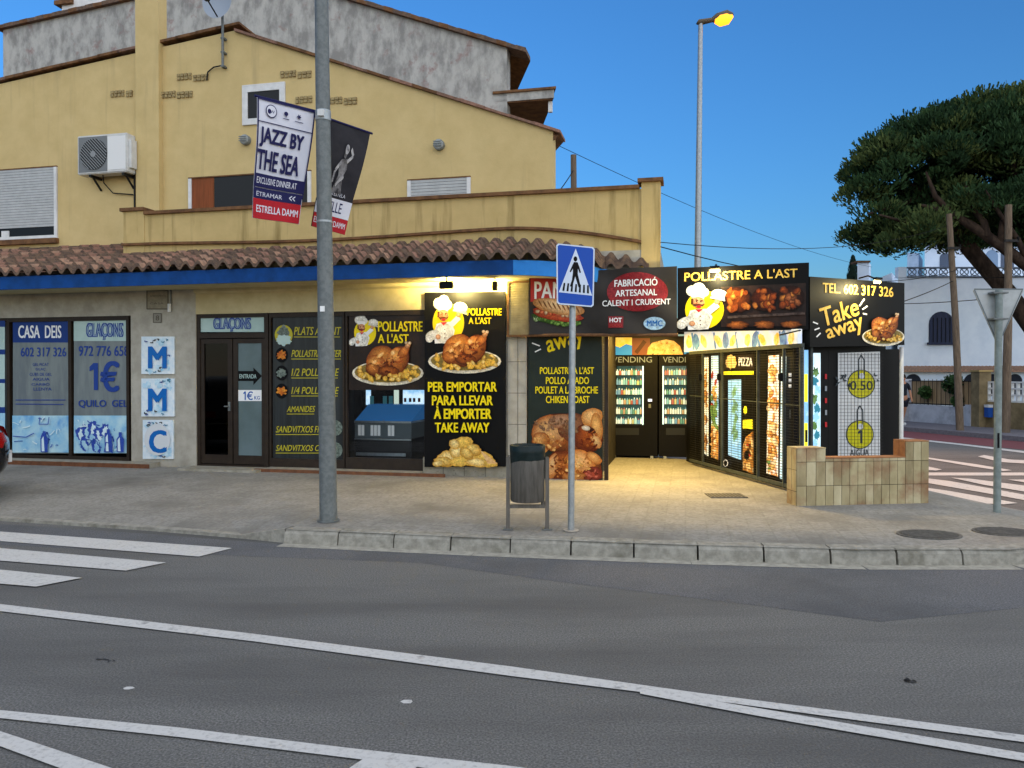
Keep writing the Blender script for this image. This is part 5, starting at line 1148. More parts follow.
b = MB(FM); d = 8.0; p0, p1 = FSZ(62, 20, d), FSZ(150, 0, d); b.box(p0[0], p1[0], d, d+1.5, p0[1]-2, p1[1]+.9, m_white); b.box(p0[0]-.18, p0[0]+.4, d-.1, d+1.6, p1[1]+.15, p1[1]+.27, m_cop); b.box(p0[0]+.12, p0[0]+1.6, d-.03, d, p0[1]+.05, p0[1]+.12, m_joint); b.build('chimney', ob_)

# ================================================================== STREET FURNITURE
zk = .137
# near lamp post with two cloth banners
pbse = G(328.5, 521, zk); ptop = P(321.5, 0, pbse.y)
lp = thing('lamp_post', pbse, 'thick grey lamp post on the kerb carrying two cloth banners', 'lamp post')
ld = (ptop-pbse)/(ptop.z-pbse.z)
at_z = lambda z: pbse + ld*(z-pbse.z)
b = MB(); b.tube([at_z(zk-.01), at_z(1.5), at_z(8.3)], [.088, .083, .055], m_galv, n=20); b.tube([at_z(zk), at_z(zk+.012)], .11, m_galv, n=20); b.build('post', lp)
b = MB(); e = at_z(8.3); b.tube([e, e+Vector((.05, -.5, .12)), e+Vector((.08, -1.1, .15))], .03, m_galv); b.build('arm', lp)
b = MB(); q = e+Vector((.09, -1.35, .15)); b.bev(q.x-.13, q.x+.13, q.y-.3, q.y+.3, q.z-.06, q.z+.06, m_galv, .03); b.build('lamp_head', lp)
b = MB(); zc = P(324, 116, pbse.y).z; c0 = at_z(zc)
b.tube([at_z(zc-.05), at_z(zc+.05)], .078, m_galv_l, n=20); b.tube([at_z(P(324, 222, pbse.y).z-.01), at_z(P(324, 222, pbse.y).z+.01)], .08, m_galv_l, n=20); b.box(c0.x-.03, c0.x+.03, c0.y-.11, c0.y-.07, c0.z-.03, c0.z+.03, m_white); b.build('clamp', lp)
b = MB(); S = Surf(pbse+Vector((0, -.09, 0)), Vector((0, -1, 0))); b.slab(S, [(320, 306), (324.5, 306), (324.5, 311.5), (320, 311.5)], .01, m_pw, w=.001); b.build('sticker', lp)
m_bw = M('cloth_white', '#d9d9e0', .7, c2='#cbccd6', scale=3); m_bp = M('cloth_navy', '#1f1f4c', .7); m_br = M('cloth_red', '#b3202a', .7, c2='#a51c26', scale=3); m_bk = M('cloth_charcoal', '#26252a', .7, c2='#302f34', scale=5)
def cloth_banner(c, label, draw, front, name='cloth_banner'):
    S = Bil(*c, disp=lambda u, v: .015*math.sin(u*5+v*4)*v + .02*math.sin(v*6)); t = thing(name, c[0].lerp(c[1], .5), label, 'banner', 'cloth banners on the lamp post')
    f = MB(); f.sheet(S, 0, 0, 1, 1, 14, 22, front, th=.003); S.w = .003; draw(f, S); f.build('cloth', t); return t, S
cA = (P(257, 97, 7.38), P(315, 112, 7.76), P(299, 224.5, 7.70), P(253, 217.5, 7.36))
def dA_(f, S):
    f.txt(S, 'JAZZ BY', .06, .245, .83, .47-.035, m_bp, -.004, w=.006) if False else None
    w0 = .012
    def T(t, x0, y0, x1, y1, m, bold=.02): f.txt(S, t, x0, y0, x1, y1, m, bold, w=w0+.001)
    def R(x0, y0, x1, y1, m): f.sheet(S, x0, y0, x1, y1, 8, 6, m, w=w0)
    for x in (.012, .988): f.sheet(S, x-.012, 0, x+.012, .78, 2, 10, m_bp, w=w0)
    R(0, .0, 1, .014, m_bp); R(0, .195, 1, .203, m_bp)
    T('JAZZ BY', .05, .245, .85, .405, m_bp, .05); T('THE SEA', .03, .43, .83, .59, m_bp, .05)
    R(0, .625, .985, .735, m_bp); R(0, .742, .98, .83, m_bp); R(0, .832, .98, 1, m_br)
    T('EXCLUSIVE DINNER AT', .05, .652, .84, .705, m_bw, .01); T('\u00cbTRAMAR', .06, .765, .58, .81, m_bw, -.01); T('<<', .72, .765, .84, .81, m_bw, .03); T('ESTRELLA DAMM', .07, .885, .93, .945, m_bw, .03)
    for k, (r0_, m) in enumerate(((.095, m_bp), (.082, m_bw))): f.ell(S, .235, .095, r0_, r0_*.60, m, w=w0+.0005+k*.0005, n=24)
    f.ell(S, .20, .1, .03, .022, m_bp, w=w0+.002); T('W', .22, .085, .29, .112, m_bp); f.ell(S, .49, .085, .035, .018, m_bp, w=w0+.001); f.line(S, [(.49, .08), (.49, .115)], .016, m_bp, w=w0+.0015); f.line(S, [(.44, .13), (.55, .13)], .006, m_bp, w=w0+.001)
    for a in range(3): ca, sa_ = .035*math.cos(a*1.05), .022*math.sin(a*1.05); f.line(S, [(.72-ca, .085-sa_), (.72+ca, .085+sa_)], .012, m_bp, w=w0+.001+a*.0002)
    f.line(S, [(.65, .13), (.80, .13)], .006, m_bp, w=w0+.001)
tb, S = cloth_banner(cA, 'white cloth banner lettered JAZZ BY THE SEA with navy and red bands', dA_, m_bw)
b = MB(); b.tube([c0+Vector((-.05, 0, .0)), cA[1]+Vector((0, 0, .01)), cA[0]+Vector((-.02, -.01, .01))], .012, m_bp); b.build('rod', tb)
cB = (P(331, 120.5, 7.90), P(370, 134, 8.25), P(344.5, 235, 8.2), P(312, 226, 7.92))
def dB_(f, S):
    w0 = .012; m_sk = M('cloth_grey_print', '#8d8b8c', .7, c2='#3a393c', scale=9); m_lt = M('cloth_grey_light', '#c9c7c6', .7, c2='#77757a', scale=14)
    def T(t, x0, y0, x1, y1, m, bold=.02): f.txt(S, t, x0, y0, x1, y1, m, bold, w=w0+.001)
    f.sheet(S, 0, .69, .99, .86, 8, 5, m_bw, w=w0); f.sheet(S, 0, .862, .99, 1, 8, 5, m_br, w=w0)
    T('NOELLE', .10, .72, .74, .82, m_bp, .02); T('ESTRELLA DAMM', .03, .90, .93, .955, m_bw, .03); T("N'ESTELA", .35, .63, .76, .665, m_bw, .0)
    # singer's figure: hair, face, neck, dress, arm and horn
    f.ell(S, .52, .19, .07, .05, m_bk, w=w0); f.ell(S, .50, .215, .05, .045, m_lt, rot=20, w=w0+.0005); f.line(S, [(.49, .25), (.47, .30)], .06, m_sk, w=w0+.0005)
    f.sq(S, [(.40, .32), (.56, .30), (.60, .40), (.54, .48), (.62, .64), (.34, .64), (.42, .47), (.38, .40)], m_sk, w=w0+.0008); f.line(S, [(.42, .34), (.30, .44), (.30, .55)], .045, m_lt, w=w0+.001); f.line(S, [(.56, .33), (.68, .26), (.60, .20)], .04, m_lt, w=w0+.0012); f.line(S, [(.56, .46), (.42, .58)], .06, m_lt, w=w0+.0015)
tb2, S = cloth_banner(cB, 'dark cloth banner with a grey figure of a musician above white and red bands', dB_, m_bk)
b = MB(); b.tube([c0+Vector((.05, .02, -.03)), cB[0]+Vector((0, 0, .01)), cB[1]+Vector((.02, .02, .01))], .012, m_bp); b.build('rod', tb2)

# tall lit street lamp behind the kiosk
Y2 = 17.0; sb0 = P(697, 376, Y2); sb0.z = 0
sl2 = thing('street_lamp', Vector((sb0.x, Y2, .1)), 'tall slim street lamp with a lit orange head behind the black signs', 'street lamp')
tp = P(700.5, 24, Y2); b = MB(); b.tube([Vector((sb0.x, Y2, .05)), Vector((sb0.x, Y2, 3)), tp], [.085, .08, .05], m_galv_l, n=14); b.build('post', sl2)
h0, h1, h2 = P(699, 22.5, Y2), P(712, 20, Y2), P(733, 14, Y2)
b = MB(); b.tube([P(697.5, 21.5, Y2), h0, h1], [.06, .065, .05], M('lamp_housing', '#5b5246', .5), n=10); b.tube([h1, h1.lerp(h2, .25), h1.lerp(h2, .75), h2], [.05, .11, .12, .03], M('lamp_housing', '#5b5246', .5), n=12); b.build('lamp_head', sl2)
b = MB(); m_sod = M('sodium_lens', '#ff951f', .4, emit=5); dn = Vector((0, -.02, -.05)); b.tube([h1.lerp(h2, .12)+dn, h1.lerp(h2, .35)+dn*1.6, h1.lerp(h2, .7)+dn*1.6, h1.lerp(h2, .95)+dn], [.05, .12, .12, .04], m_sod, n=14); b.build('lens', sl2)
b = MB(); b.tube([h1.lerp(h2, .38)+dn*2.0, h1.lerp(h2, .66)+dn*2.0], [.075, .08], M('sodium_bulb', '#fff0c8', .4, emit=7), n=12); b.build('bulb', sl2)
so = lamp('SPOT', 'street_lamp_glow', h1.lerp(h2, .5)+Vector((0, -.05, -.3)), 900, (1, .50, .20), shadow_soft_size=.3, spot_size=math.radians(66), spot_blend=.9); so.rotation_euler = (Vector((7.8, 12.0, 0)) - so.location).to_track_quat('-Z', 'Y').to_euler()

# pedestrian crossing sign
ps = G(571, 530.5, zk)
pg = thing('crossing_sign', ps, 'blue pedestrian crossing sign with a walking figure on a slim grey post', 'road sign')
b = MB(); top = P(573, 246, ps.y+.04); b.tube([ps+Vector((0, .0, -.01)), top], .031, m_galv_l, n=16); b.tube([ps, ps+Vector((0, 0, .008))], .075, M('mortar', '#a79f92', .9), n=18); b.build('post', pg)
S = Surf(ps+Vector((0, -.05, 0)), Vector((0, -1, 0))); b = MB(); m_sb = M('sign_blue', '#1d4fb0', .35); m_sw = M('sign_white', '#d3dfee', .35)
def rr(pts, rad=2.0):
    out = []
    for i, p in enumerate(pts):
        a, c = pts[i-1], pts[(i+1) % len(pts)]
        for q in (a, c):
            L = math.hypot(q[0]-p[0], q[1]-p[1]); out.append((p[0]+(q[0]-p[0])/L*rad, p[1]+(q[1]-p[1])/L*rad))
    return out
cs = [(556.3, 243.3), (594.8, 247.2), (593.6, 307.2), (556.8, 304.2)]
b.slab(S, rr(cs), .025, m_galv); S.w = .001; b.sq(S, rr(cs), m_sw)
ci = [(557.6, 244.7), (593.4, 248.4), (592.3, 305.8), (558.1, 302.9)]; b.sq(S, rr(ci, 1.6), m_sb)
b.sq(S, [(575.7, 248.5), (592.2, 295.7), (558.8, 292.2)], m_sw)
b.ell(S, 575.4, 259, 1.9, 2.6, m_black)
b.sq(S, [(574, 262), (577.5, 262.3), (579.4, 267), (580.9, 272.5), (579.7, 273.2), (577.9, 268.8), (577.7, 274), (579.2, 280), (580.8, 287.5), (578.5, 287.4), (576.4, 280.5), (575.2, 276.5), (574, 281), (571.9, 287), (569.8, 286.3), (572, 279.6), (572.8, 273.4), (573, 268.6), (570.6, 272.4), (569.6, 271.6), (572, 266)], m_black)
for k in range(7):
    x = 562.8 + k*3.9; yb = 290.9+(x-562)*.105; b.sq(S, [(x+.9, yb-8.2), (x+2.3+.2, yb-8.0), (x+2.1+(k-3)*.2, yb), (x+.1+(k-3)*.2, yb-.2)], m_black, w=.0048+k*.00005)
b.build('plate', pg)

# litter bin
lb = G(528, 529, zk); bn_ = thing('litter_bin', lb, 'brown steel litter bin with a dark bag, held between two posts on the pavement', 'bin')
Yb = lb.y; cz0, cz1 = P(528, 501, Yb).z, P(528, 452, Yb).z; R = 17.2/F*Yb
b = MB(); m_bin = M('bin_steel', '#77736c', .42, metal=.35, c2='#625e58', scale=8, stretch=(4, 4, .5)); cx = P(527.5, 400, Yb).x
b.tube([(cx, Yb, cz0), (cx, Yb, cz0+.01), (cx, Yb, cz1)], [R*.9, R, R], m_bin, n=32); b.build('body', bn_)
b = MB(); m_bag = M('bin_bag', '#15201f', .35, c2='#1f2b2b', scale=14); zr = P(528, 445, Yb).z; ns = 32
ring = []
prof = [(R*1.005, -.07), (R*1.02, -.02), (R*1.03, .0), (R*1.04, zr-cz1), (R*.99, zr-cz1+.004), (R*.94, zr-cz1-.03), (R*.9, -.25)]
vv = []
rb = random.Random(3)
for r_, dz in prof:
    for j in range(ns):
        t = 2*math.pi*j/ns; dip = (-.05*max(0, math.cos(t-2.6)) if dz == -.07 else 0) + rb.uniform(-.003, .003); vv.append((cx + r_*math.cos(t), Yb + r_*math.sin(t), cz1+dz+dip))
b.add(vv, [(i*ns+j, i*ns+(j+1) % ns, (i+1)*ns+(j+1) % ns, (i+1)*ns+j) for i in range(len(prof)-1) for j in range(ns)], m_bag, smooth=True); b.build('bag', bn_)
for x0, yb in ((508, 527.5), (547.2, 530.5)):
    b = MB(); X = P(x0, 376, Yb).x; b.bev(X-.018, X+.018, Yb-.03, Yb+.03, zk, P(528, 456 if x0 < 520 else 457, Yb).z, m_bin, .006); b.box(X-.05, X+.05, Yb-.05, Yb+.05, zk, zk+.008, m_galv); b.build('post', bn_)
b = MB(); xa, xb = P(508, 376, Yb).x, P(547, 376, Yb).x; b.box(xa+.019, xb-.019, Yb-.015, Yb+.015, P(528, 508, Yb).z, P(528, 504.5, Yb).z, m_bin); b.tube([(P(543, 502, Yb).x, Yb, P(543, 502, Yb).z-.03), (P(543, 502, Yb).x, Yb, cz0)], .02, m_bin); b.build('crossbar', bn_)

# low tiled wall
lw = thing('tiled_wall', G(860, 504, Zs), 'low stepped wall clad in stained beige tiles in front of the kiosk', 'wall')
Lw, Rw = G(796.5, 506, Zs), G(928.5, 503, Zs); wdv = (Rw-Lw); wdv.z = 0; WL_ = wdv.length; wdv.normalize(); wn = Vector((-wdv.y, wdv.x, 0))
WM = Matrix(((wdv.x, wn.x, 0, Lw.x), (wdv.y, wn.y, 0, Lw.y), (0, 0, 1, 0), (0, 0, 0, 1)))
m_wt = [M('wall_tile_%d' % i, c, .55, c2=c2, scale=6, stretch=(1, 1, .4), c3='#85593f', scale3=1.6, lo3=.47, hi3=.66) for i, (c, c2) in enumerate((('#b9ac86', '#a1946f'), ('#a99c78', '#8f8261'), ('#c6bb98', '#aea27e')))]
m_gr = M('tile_grout', '#4a4236', .9); m_ttop = M('wall_top_tile', '#a5744c', .6, c2='#8a5f40', scale=6)
b = MB(WM); ztop = lambda px, py: P(px, py, Lw.y+.05).z
zl, zm, zr_ = ztop(800, 447.5), ztop(860, 457.5), ztop(915, 441.5); wl = WL_*.215; wr = WL_*.82; rt_ = random.Random(6)
segs = [(0, wl, zl, .22), (wl, wr, zm, .16), (wr, WL_, zr_, .22)]
for x0, x1, zt, dp in segs:
    b.box(x0+.004, x1-.004 if x1 == WL_ else x1+.0, .004, dp, Zs-.05, zt-.012, m_gr); b.box(x0, x1, -.006, dp+.006, zt-.012, zt, m_ttop if x1 > wl else m_wt[0])
def tiles(x0, x1, zt):
    n = max(1, round((x1-x0)/.100)); bnd = [Zs, .365, .635, .9]; zz = []
    for z0, z1 in zip(bnd[:-1], bnd[1:]):
        z1 = min(z1-.006, zt-.014)
        if z1-z0 > .02: zz.append((z0, z1))
    for i in range(n):
        a, c = x0+(x1-x0)*i/n, x0+(x1-x0)*(i+1)/n
        for z0, z1 in zz: b.box(a+.003, c-.003, -.004+rt_.uniform(0, .0015), .0035, z0, z1, rt_.choice(m_wt))
tiles(0, wl, zl); tiles(wl, wr, zm); tiles(wr, WL_, zr_)
for xs_, dp, zt in ((-.001, .22, zl), (wr-.001, .22, zr_)):
    for i in range(2):
        for k in range(3):
            z1 = zt-.014-k*.241; b.box(xs_-.004, xs_+.004, .006+dp*i/2, dp*(i+1)/2-.003, max(Zs, z1-.235), z1, m_wt[0] if xs_ < .1 else m_ttop)
b.build('cladding', lw)

# give-way sign seen from behind
yb_ = G(997, 513.5, .12); yw = thing('give_way_sign', yb_, 'back of a triangular give way sign on a grey post by the side street', 'road sign')
b = MB(); b.tube([yb_+Vector((0, 0, -.02)), P(999, 290, yb_.y)], .037, M('post_greygreen', '#8b9592', .6, metal=.2, c2='#78827f', scale=12), n=16); b.box(yb_.x-.2, yb_.x+.2, yb_.y-.12, yb_.y+.12, .10, .128, m_kerb); b.build('post', yw)
S = Surf(yb_+Vector((0, .06, 0)), Vector((0, -1, 0))); b = MB(); m_bk2 = M('sign_back_alu', '#b3b8b8', .55, metal=.15, c2='#a3a8a8', scale=7)
b.slab(S, rr([(972.5, 288.5), (1024.5, 288.5), (998.2, 346)], 2.5), .012, m_bk2); S.w = .003
b.line(S, [(974, 289.2), (1023, 289.2)], 1.3, M('sign_rim', '#6d7679', .5)); b.line(S, [(974.5, 290), (998, 344)], 1.1, M('sign_rim', '#6d7679', .5)); b.line(S, [(1022, 290), (998.5, 344)], 1.1, M('sign_rim', '#6d7679', .5)); b.build('plate', yw)
b = MB()
for y in (293, 319): p0, p1 = P(991, y, yb_.y-.0), P(1006, y, yb_.y); b.box(p0.x, p1.x, yb_.y-.045, yb_.y+.055, p0.z-.009, p0.z+.009, m_galv)
b.build('clamp', yw)
b = MB(); S = Surf(yb_+Vector((0, -.043, 0)), Vector((0, -1, 0))); b.slab(S, [(997.5, 433), (999.5, 433), (999.5, 448), (997.5, 448)], .004, m_dark, w=.002); b.build('slot', yw)

# manhole covers and a floor grate
m_mh = M('cast_iron', '#6a6863', .7, metal=.15, c2='#54524e', scale=20)
def manhole(px, py, rx, lab):
    p = G(px, py, zk+.0); r_ = rx/F*p.y; b = MB(Matrix.Translation(p) @ Matrix.Diagonal((1, .74, 1, 1)) @ Matrix.Translation(-p)); zz = .1425
    b.tube([(p.x, p.y, zz-.02), (p.x, p.y, zz)], r_, m_mh, n=40, smooth=False); b.tube([(p.x, p.y, zz), (p.x, p.y, zz+.003)], r_*.9, M('cast_iron_dark', '#4a4946', .7, metal=.15), n=40, smooth=False)
    for k in range(-5, 6): h = k*r_/6.5; L = math.sqrt(.72*r_*r_-h*h) if .72*r_*r_ > h*h else 0; b.box(p.x-L, p.x+L, p.y+h-.008, p.y+h+.008, zz+.003, zz+.006, m_mh)
    tag(b.build('manhole_cover', None, p), lab, 'manhole cover')
manhole(929, 534.5, 31, 'round iron manhole cover in the pavement, nearer the tiled wall'); manhole(1003, 531.5, 29, 'round iron manhole cover at the foot of the give way sign')
p = G(726, 494.5, .16); b = MB(); b.box(p.x-.22, p.x+.22, p.y-.16, p.y+.16, .140, .152, m_mh)
for k in range(9): b.box(p.x-.2+k*.046, p.x-.18+k*.046, p.y-.13, p.y+.13, .152, .156, M('cast_iron_dark', '#4a4946', .7, metal=.15))
tag(b.build('floor_grate', None, p), 'square iron grate in the floor at the mouth of the passage', 'grate')

# ================================================================== CAR AT THE LEFT EDGE
car = thing('parked_car', Vector((-8.7, 11.25, Zs)), 'dark hatchback with a red tail lamp parked by the shop windows at the left edge', 'car')
rear = -7.62; yc = 11.22; HWd = .84
st = [  # x from the rear, z low, z belt, z top, half width, roof half width
    (0.00, .42, .62, .64, .62, .55), (.06, .30, .70, .72, .76, .66), (.16, .24, .80, .86, .81, .68), (.30, .22, .90, 1.12, .83, .62), (.55, .20, .94, 1.38, .84, .60), (.95, .20, .95, 1.46, .84, .60),
    (1.6, .20, .94, 1.49, .84, .61), (2.2, .20, .92, 1.44, .84, .60), (2.75, .20, .90, 1.12, .84, .62), (3.1, .20, .88, .93, .83, .70), (3.6, .22, .80, .84, .80, .68), (3.88, .28, .66, .70, .72, .60), (3.96, .38, .55, .56, .6, .5)]
def section(a):
    x, zl_, zb_, zt_, hw, rw = a; X = rear - x; z = lambda h: Zs + h
    h = [(0, zl_), (hw*.86, zl_), (hw*.97, zl_+.10), (hw, (zl_+zb_)/2), (hw*.985, zb_), (rw+.04 if zt_-zb_ > .1 else hw*.9, zb_+(zt_-zb_)*.6), (rw*.94, zt_-.01), (rw*.6, zt_), (0, zt_+.01)]
    return [Vector((X, yc - y, z(q))) for y, q in h] + [Vector((X, yc + y, z(q))) for y, q in h[-2:0:-1]]
rings = [section(a) for a in st]; nn_ = len(rings[0]); m_car = M('car_paint', '#15171c', .22, coat=.6); m_cg = M('car_glass', '#0b0d10', .06, spec=.8)
bm = bmesh.new(); vs_ = [[bm.verts.new(p) for p in r_] for r_ in rings]
for i in range(len(rings)-1):
    for j in range(nn_): bm.faces.new((vs_[i][j], vs_[i][(j+1) % nn_], vs_[i+1][(j+1) % nn_], vs_[i+1][j]))
bm.faces.new(vs_[0][::-1]); bm.faces.new(vs_[-1]); bmesh.ops.recalc_face_normals(bm, faces=bm.faces)
b = MB(); b.bm(bm, m_car, smooth=True); bm.free(); body = b.build('body', car); sm = body.modifiers.new('round', 'SUBSURF'); sm.levels = 2; sm.render_levels = 2
for side in (-1, 1):
    b = MB(); y = yc + side*(HWd-.045)
    b.add([(rear-.62, y+side*.015, Zs+.98), (rear-2.55, y+side*.015, Zs+.96), (rear-2.15, y-side*.15, Zs+1.36), (rear-1.6, y-side*.16, Zs+1.41), (rear-.8, y-side*.15, Zs+1.37)], [(0, 1, 2, 3, 4)], m_cg); b.build('side_window', car)
b = MB(); m_tl = M('tail_lamp_red', '#8e1412', .25, emit=.15)
for side in (-1, 1):
    b = MB(); 
    pts = []
    for (x, y) in ((.045, .50), (.055, .62), (.085, .74), (.15, .80), (.26, .835), (.36, .845)): pts.append((rear-x+.012, yc+side*(y+.012)))
    vv = []
    for i, (X, Y) in enumerate(pts): vv += [(X, Y, Zs+.60+.01*i), (X+.006, Y, Zs+.68), (X-.03, Y-side*.01, Zs+.79+.008*i)]
    b.add(vv, [(3*i+k, 3*i+3+k, 3*i+4+k, 3*i+1+k) for i in range(5) for k in range(2)], m_tl, smooth=True); b.build('tail_lamp', car)
b = MB(); b.add([(rear+.012, yc-.70, Zs+.545), (rear+.012, yc+.70, Zs+.545), (rear+.012, yc+.70, Zs+.575), (rear+.012, yc-.70, Zs+.575)], [(0, 1, 2, 3)], m_galv_l); b.box(rear-.02, rear+.02, yc-.26, yc+.26, Zs+.40, Zs+.51, m_pw); b.build('bumper_trim', car)
for x in (.72, 3.2):
    for side in (-1, 1):
        wc = Vector((rear-x, yc+side*(HWd-.13), Zs+.30)); b = MB(); b.tube([wc+Vector((0, -side*.09, 0)), wc+Vector((0, side*.125, 0))], .30, M('tyre_rubber', '#131314', .8), n=32, smooth=False); wh = b.build('wheel', car)
        b = MB(); b.tube([wc+Vector((0, side*.125, 0)), wc+Vector((0, side*.135, 0))], .2, m_galv, n=24, smooth=False)
        b.build('rim', wh)

car.location = (-7.37, 9.32, Zs-.02); car.rotation_euler = (0, 0, math.radians(33))

# ================================================================== ACROSS THE SIDE STREET
fw = [Vector((10.0, 36, 0)), Vector((11.5, 30, 0)), Vector((13.2, 24, 0)), Vector((14.2, 20, 0)), Vector((16.0, 12.5, 0))]
def on_fence(px):
    u = (px-512)/F
    for a, c in zip(fw[:-1], fw[1:]):
        den = (c.x-a.x) - u*(c.y-a.y); t = (u*a.y-a.x)/den
        if -.001 <= t <= 1.001: return a.lerp(c, t)
    return fw[-1]
def wall_seg(b, p, q, z0, z1, th, m):
    d = (q-p).normalized(); n_ = Vector((-d.y, d.x, 0))
    if n_.x < 0: n_ = -n_
    b.prism([pz(p, z0), pz(q, z0), pz(q, z1), pz(p, z1)], n_*th, m)
m_fwall = M('whitewashed_wall', '#b9bcc4', .9, c2='#a9acb4', scale=3, c3='#8d8f96', scale3=1.5, lo3=.55, hi3=.75)
t = thing('boundary_wall', on_fence(930), 'low whitewashed wall under the iron railing across the side street', 'wall')
b = MB(); wall_seg(b, fw[0], fw[1], .05, .68, .2, m_fwall); wall_seg(b, fw[1], fw[2], .05, .68, .2, m_fwall); wall_seg(b, fw[2], on_fence(973), .05, .67, .2, m_fwall); b.build('wall', t)
for px in (904.5, 970.5):
    b = MB(); p = on_fence(px); b.box(p.x-.08, p.x+.16, p.y-.14, p.y+.14, .1, 1.5 if px < 950 else .75, m_fwall); b.build('pier', t)
t = thing('iron_railing', on_fence(940), 'iron railing backed with brown reed screen on the low white wall', 'railing')
off = Vector((.12, .03, 0)); b = MB(); m_reed = M('reed_screen', '#ad9676', .9, c2='#8d775a', scale=3, stretch=(14, 14, .6)); 
for p, q in ((fw[1], fw[2]), (fw[2], on_fence(972))): wall_seg(b, p+off, q+off, .69, 1.44, .02, m_reed)
b.build('reed_screen', t); b = MB(); off = Vector((.04, 0, 0))
for p, q in ((fw[1], fw[2]), (fw[2], on_fence(972))):
    for z in (.72, 1.44): b.bar(pz(p+off, z), pz(q+off, z), .03, .03, m_blackm)
    L = (q-p).length; n = int(L/.16)
    for i in range(n): r_ = p.lerp(q, i/n)+off; b.bar(pz(r_, .68), pz(r_, 1.5), .011, .011, m_blackm)
b.build('bars', t)
m_gpil = M('ochre_pillar', '#8d7c5c', .9, c2='#6f6147', scale=3)
p = on_fence(980); b = MB(); b.box(p.x-.14, p.x+.2, p.y-.2, p.y+.2, .1, 1.72, m_gpil); b.box(p.x-.17, p.x+.23, p.y-.23, p.y+.23, 1.721, 1.77, M('pillar_cap', '#a58e5c', .8)); tag(b.build('gate_pillar', None, p), 'square ochre gate pillar between the railing and the breeze blocks', 'pillar')
t = thing('breeze_block_wall', on_fence(1005), 'ochre wall topped with white pierced breeze blocks across the street', 'wall')
b = MB(); wall_seg(b, on_fence(986), fw[3], .1, .86, .22, m_gpil); wall_seg(b, fw[3], fw[4], .1, .86, .22, m_gpil); b.build('wall', t)
b = MB(); 
for p, q in ((on_fence(985.5), fw[3]), (fw[3], fw[4])):
    d = (q-p); L = d.length; d.normalize(); n_ = Vector((-d.y, d.x, 0)); n_ = n_ if n_.x > 0 else -n_; k = 0; o_ = n_*.05
    for z in (.862, 1.04, 1.22, 1.40): b.prism([pz(p+o_, z), pz(q+o_, z), pz(q+o_, z+.045), pz(p+o_, z+.045)], n_*.1, m_white)
    x = 0.0
    while x < L:
        a = p+d*x+o_; c = p+d*min(x+.05, L)+o_
        for z in (.907, 1.085, 1.265): b.prism([pz(a, z), pz(c, z), pz(c, z+.133), pz(a, z+.133)], n_*.1, m_white)
        x += .19
b.build('pierced_blocks', t)
p = on_fence(991); b = MB(); b.box(p.x-.13, p.x+.0, p.y-.10, p.y+.10, .42, .70, M('box_blue', '#1f4e9e', .5)); b.box(p.x-.135, p.x+.0, p.y-.105, p.y+.105, .701, .78, m_white); tag(b.build('letter_box', None, p), 'small blue and white box on the ochre wall beside the pillar', 'box')
# potted greenery on the railing
m_leaf = [M('leaf_dark', '#1d3018', .8, c2='#33502a', scale=9), M('leaf_mid', '#2a4420', .8, c2='#466235', scale=9)]
def leafball(b, c, rad, n, seed, size=.07, m=None, flat_=1.0):
    r_ = random.Random(seed); vv, ff = [], []
    for i in range(n):
        d = Vector((r_.gauss(0, 1), r_.gauss(0, 1), r_.gauss(0, 1))).normalized() * rad * r_.random()**.4; d.z *= flat_; p = c + d
        u = Vector((r_.gauss(0, 1), r_.gauss(0, 1), r_.gauss(0, 1))).normalized(); v = u.orthogonal().normalized(); k = len(vv); s = size*r_.uniform(.6, 1.3)
        vv += [p-u*s, p+v*s*.5, p+u*s, p-v*s*.5]; ff.append((k, k+1, k+2, k+3))
    b.add(vv, ff, m or m_leaf[seed % 2])
for i, (px, y, rad, lab) in enumerate(((923, 392, .2, 'small dark shrub hanging on the reed screen'), (950, 384, .3, 'large dark shrub growing over the iron railing by the wooden pole'), (955, 401, .17, 'small low shrub at the foot of the wooden pole behind the railing'))):
    p = on_fence(px)+Vector((.02, -.1, 0)); p.z = P(px, y, p.y).z; b = MB(); leafball(b, p, rad, 420, i+1); leafball(b, p+Vector((rad*.6, .1, rad*.3)), rad*.6, 200, i+5); b.tube([(p.x+.15, p.y+.1, .66), (p.x+.05, p.y, p.z)], .02, m_wood); tag(b.build('shrub', None, p), lab, 'shrub')

# white house
YH = 31.0; m_bal = M('balustrade_grey', '#6f7c8c', .8, c2='#5f6c7c', scale=6)
hs = thing('white_house', Vector((18, YH, 0)), 'white two storey house with a roof terrace balustrade behind the railing', 'house')
hx = lambda px, Y=YH: P(px, 376, Y).x
hz = lambda py, Y=YH: P(512, py, Y).z
m_wh = M('house_white', '#dbe9f6', .9, c2='#cedeee', scale=1.2, c3='#bed0e2', scale3=.7, lo3=.55, hi3=.8)
def hbox(b, x0, x1, y0, dp, z0, z1, m): b.prism([(x0, y0, z0), (x1, y0, z0), (x1, y0, z1), (x0, y0, z1)], (.62*dp, dp, 0), m)
b = MB(); zt = hz(277.5); hbox(b, hx(897.5), hx(1180), YH, 8, -.6, zt, m_wh); b.box(hx(897.5), hx(906), YH-.02, YH+.25, zt, hz(267), m_wh)
b.prism([(hx(872), YH+.5, hz(285)), (hx(897.4), YH+.5, hz(285)), (hx(897.4), YH+.5, hz(271)), (hx(872), YH+.5, hz(282))], (4.3, 7, 0), m_wh); hbox(b, hx(872), hx(897.4), YH+.5, 7, -.6, hz(285.01), m_wh); b.build('wall', hs)
b = MB(); hbox(b, hx(868), hx(880), YH+1, .5, hz(300), hz(259), m_wh); b.box(hx(867), hx(881), YH+.95, YH+1.55, hz(258.9), hz(257), m_cop); b.build('chimney', hs)
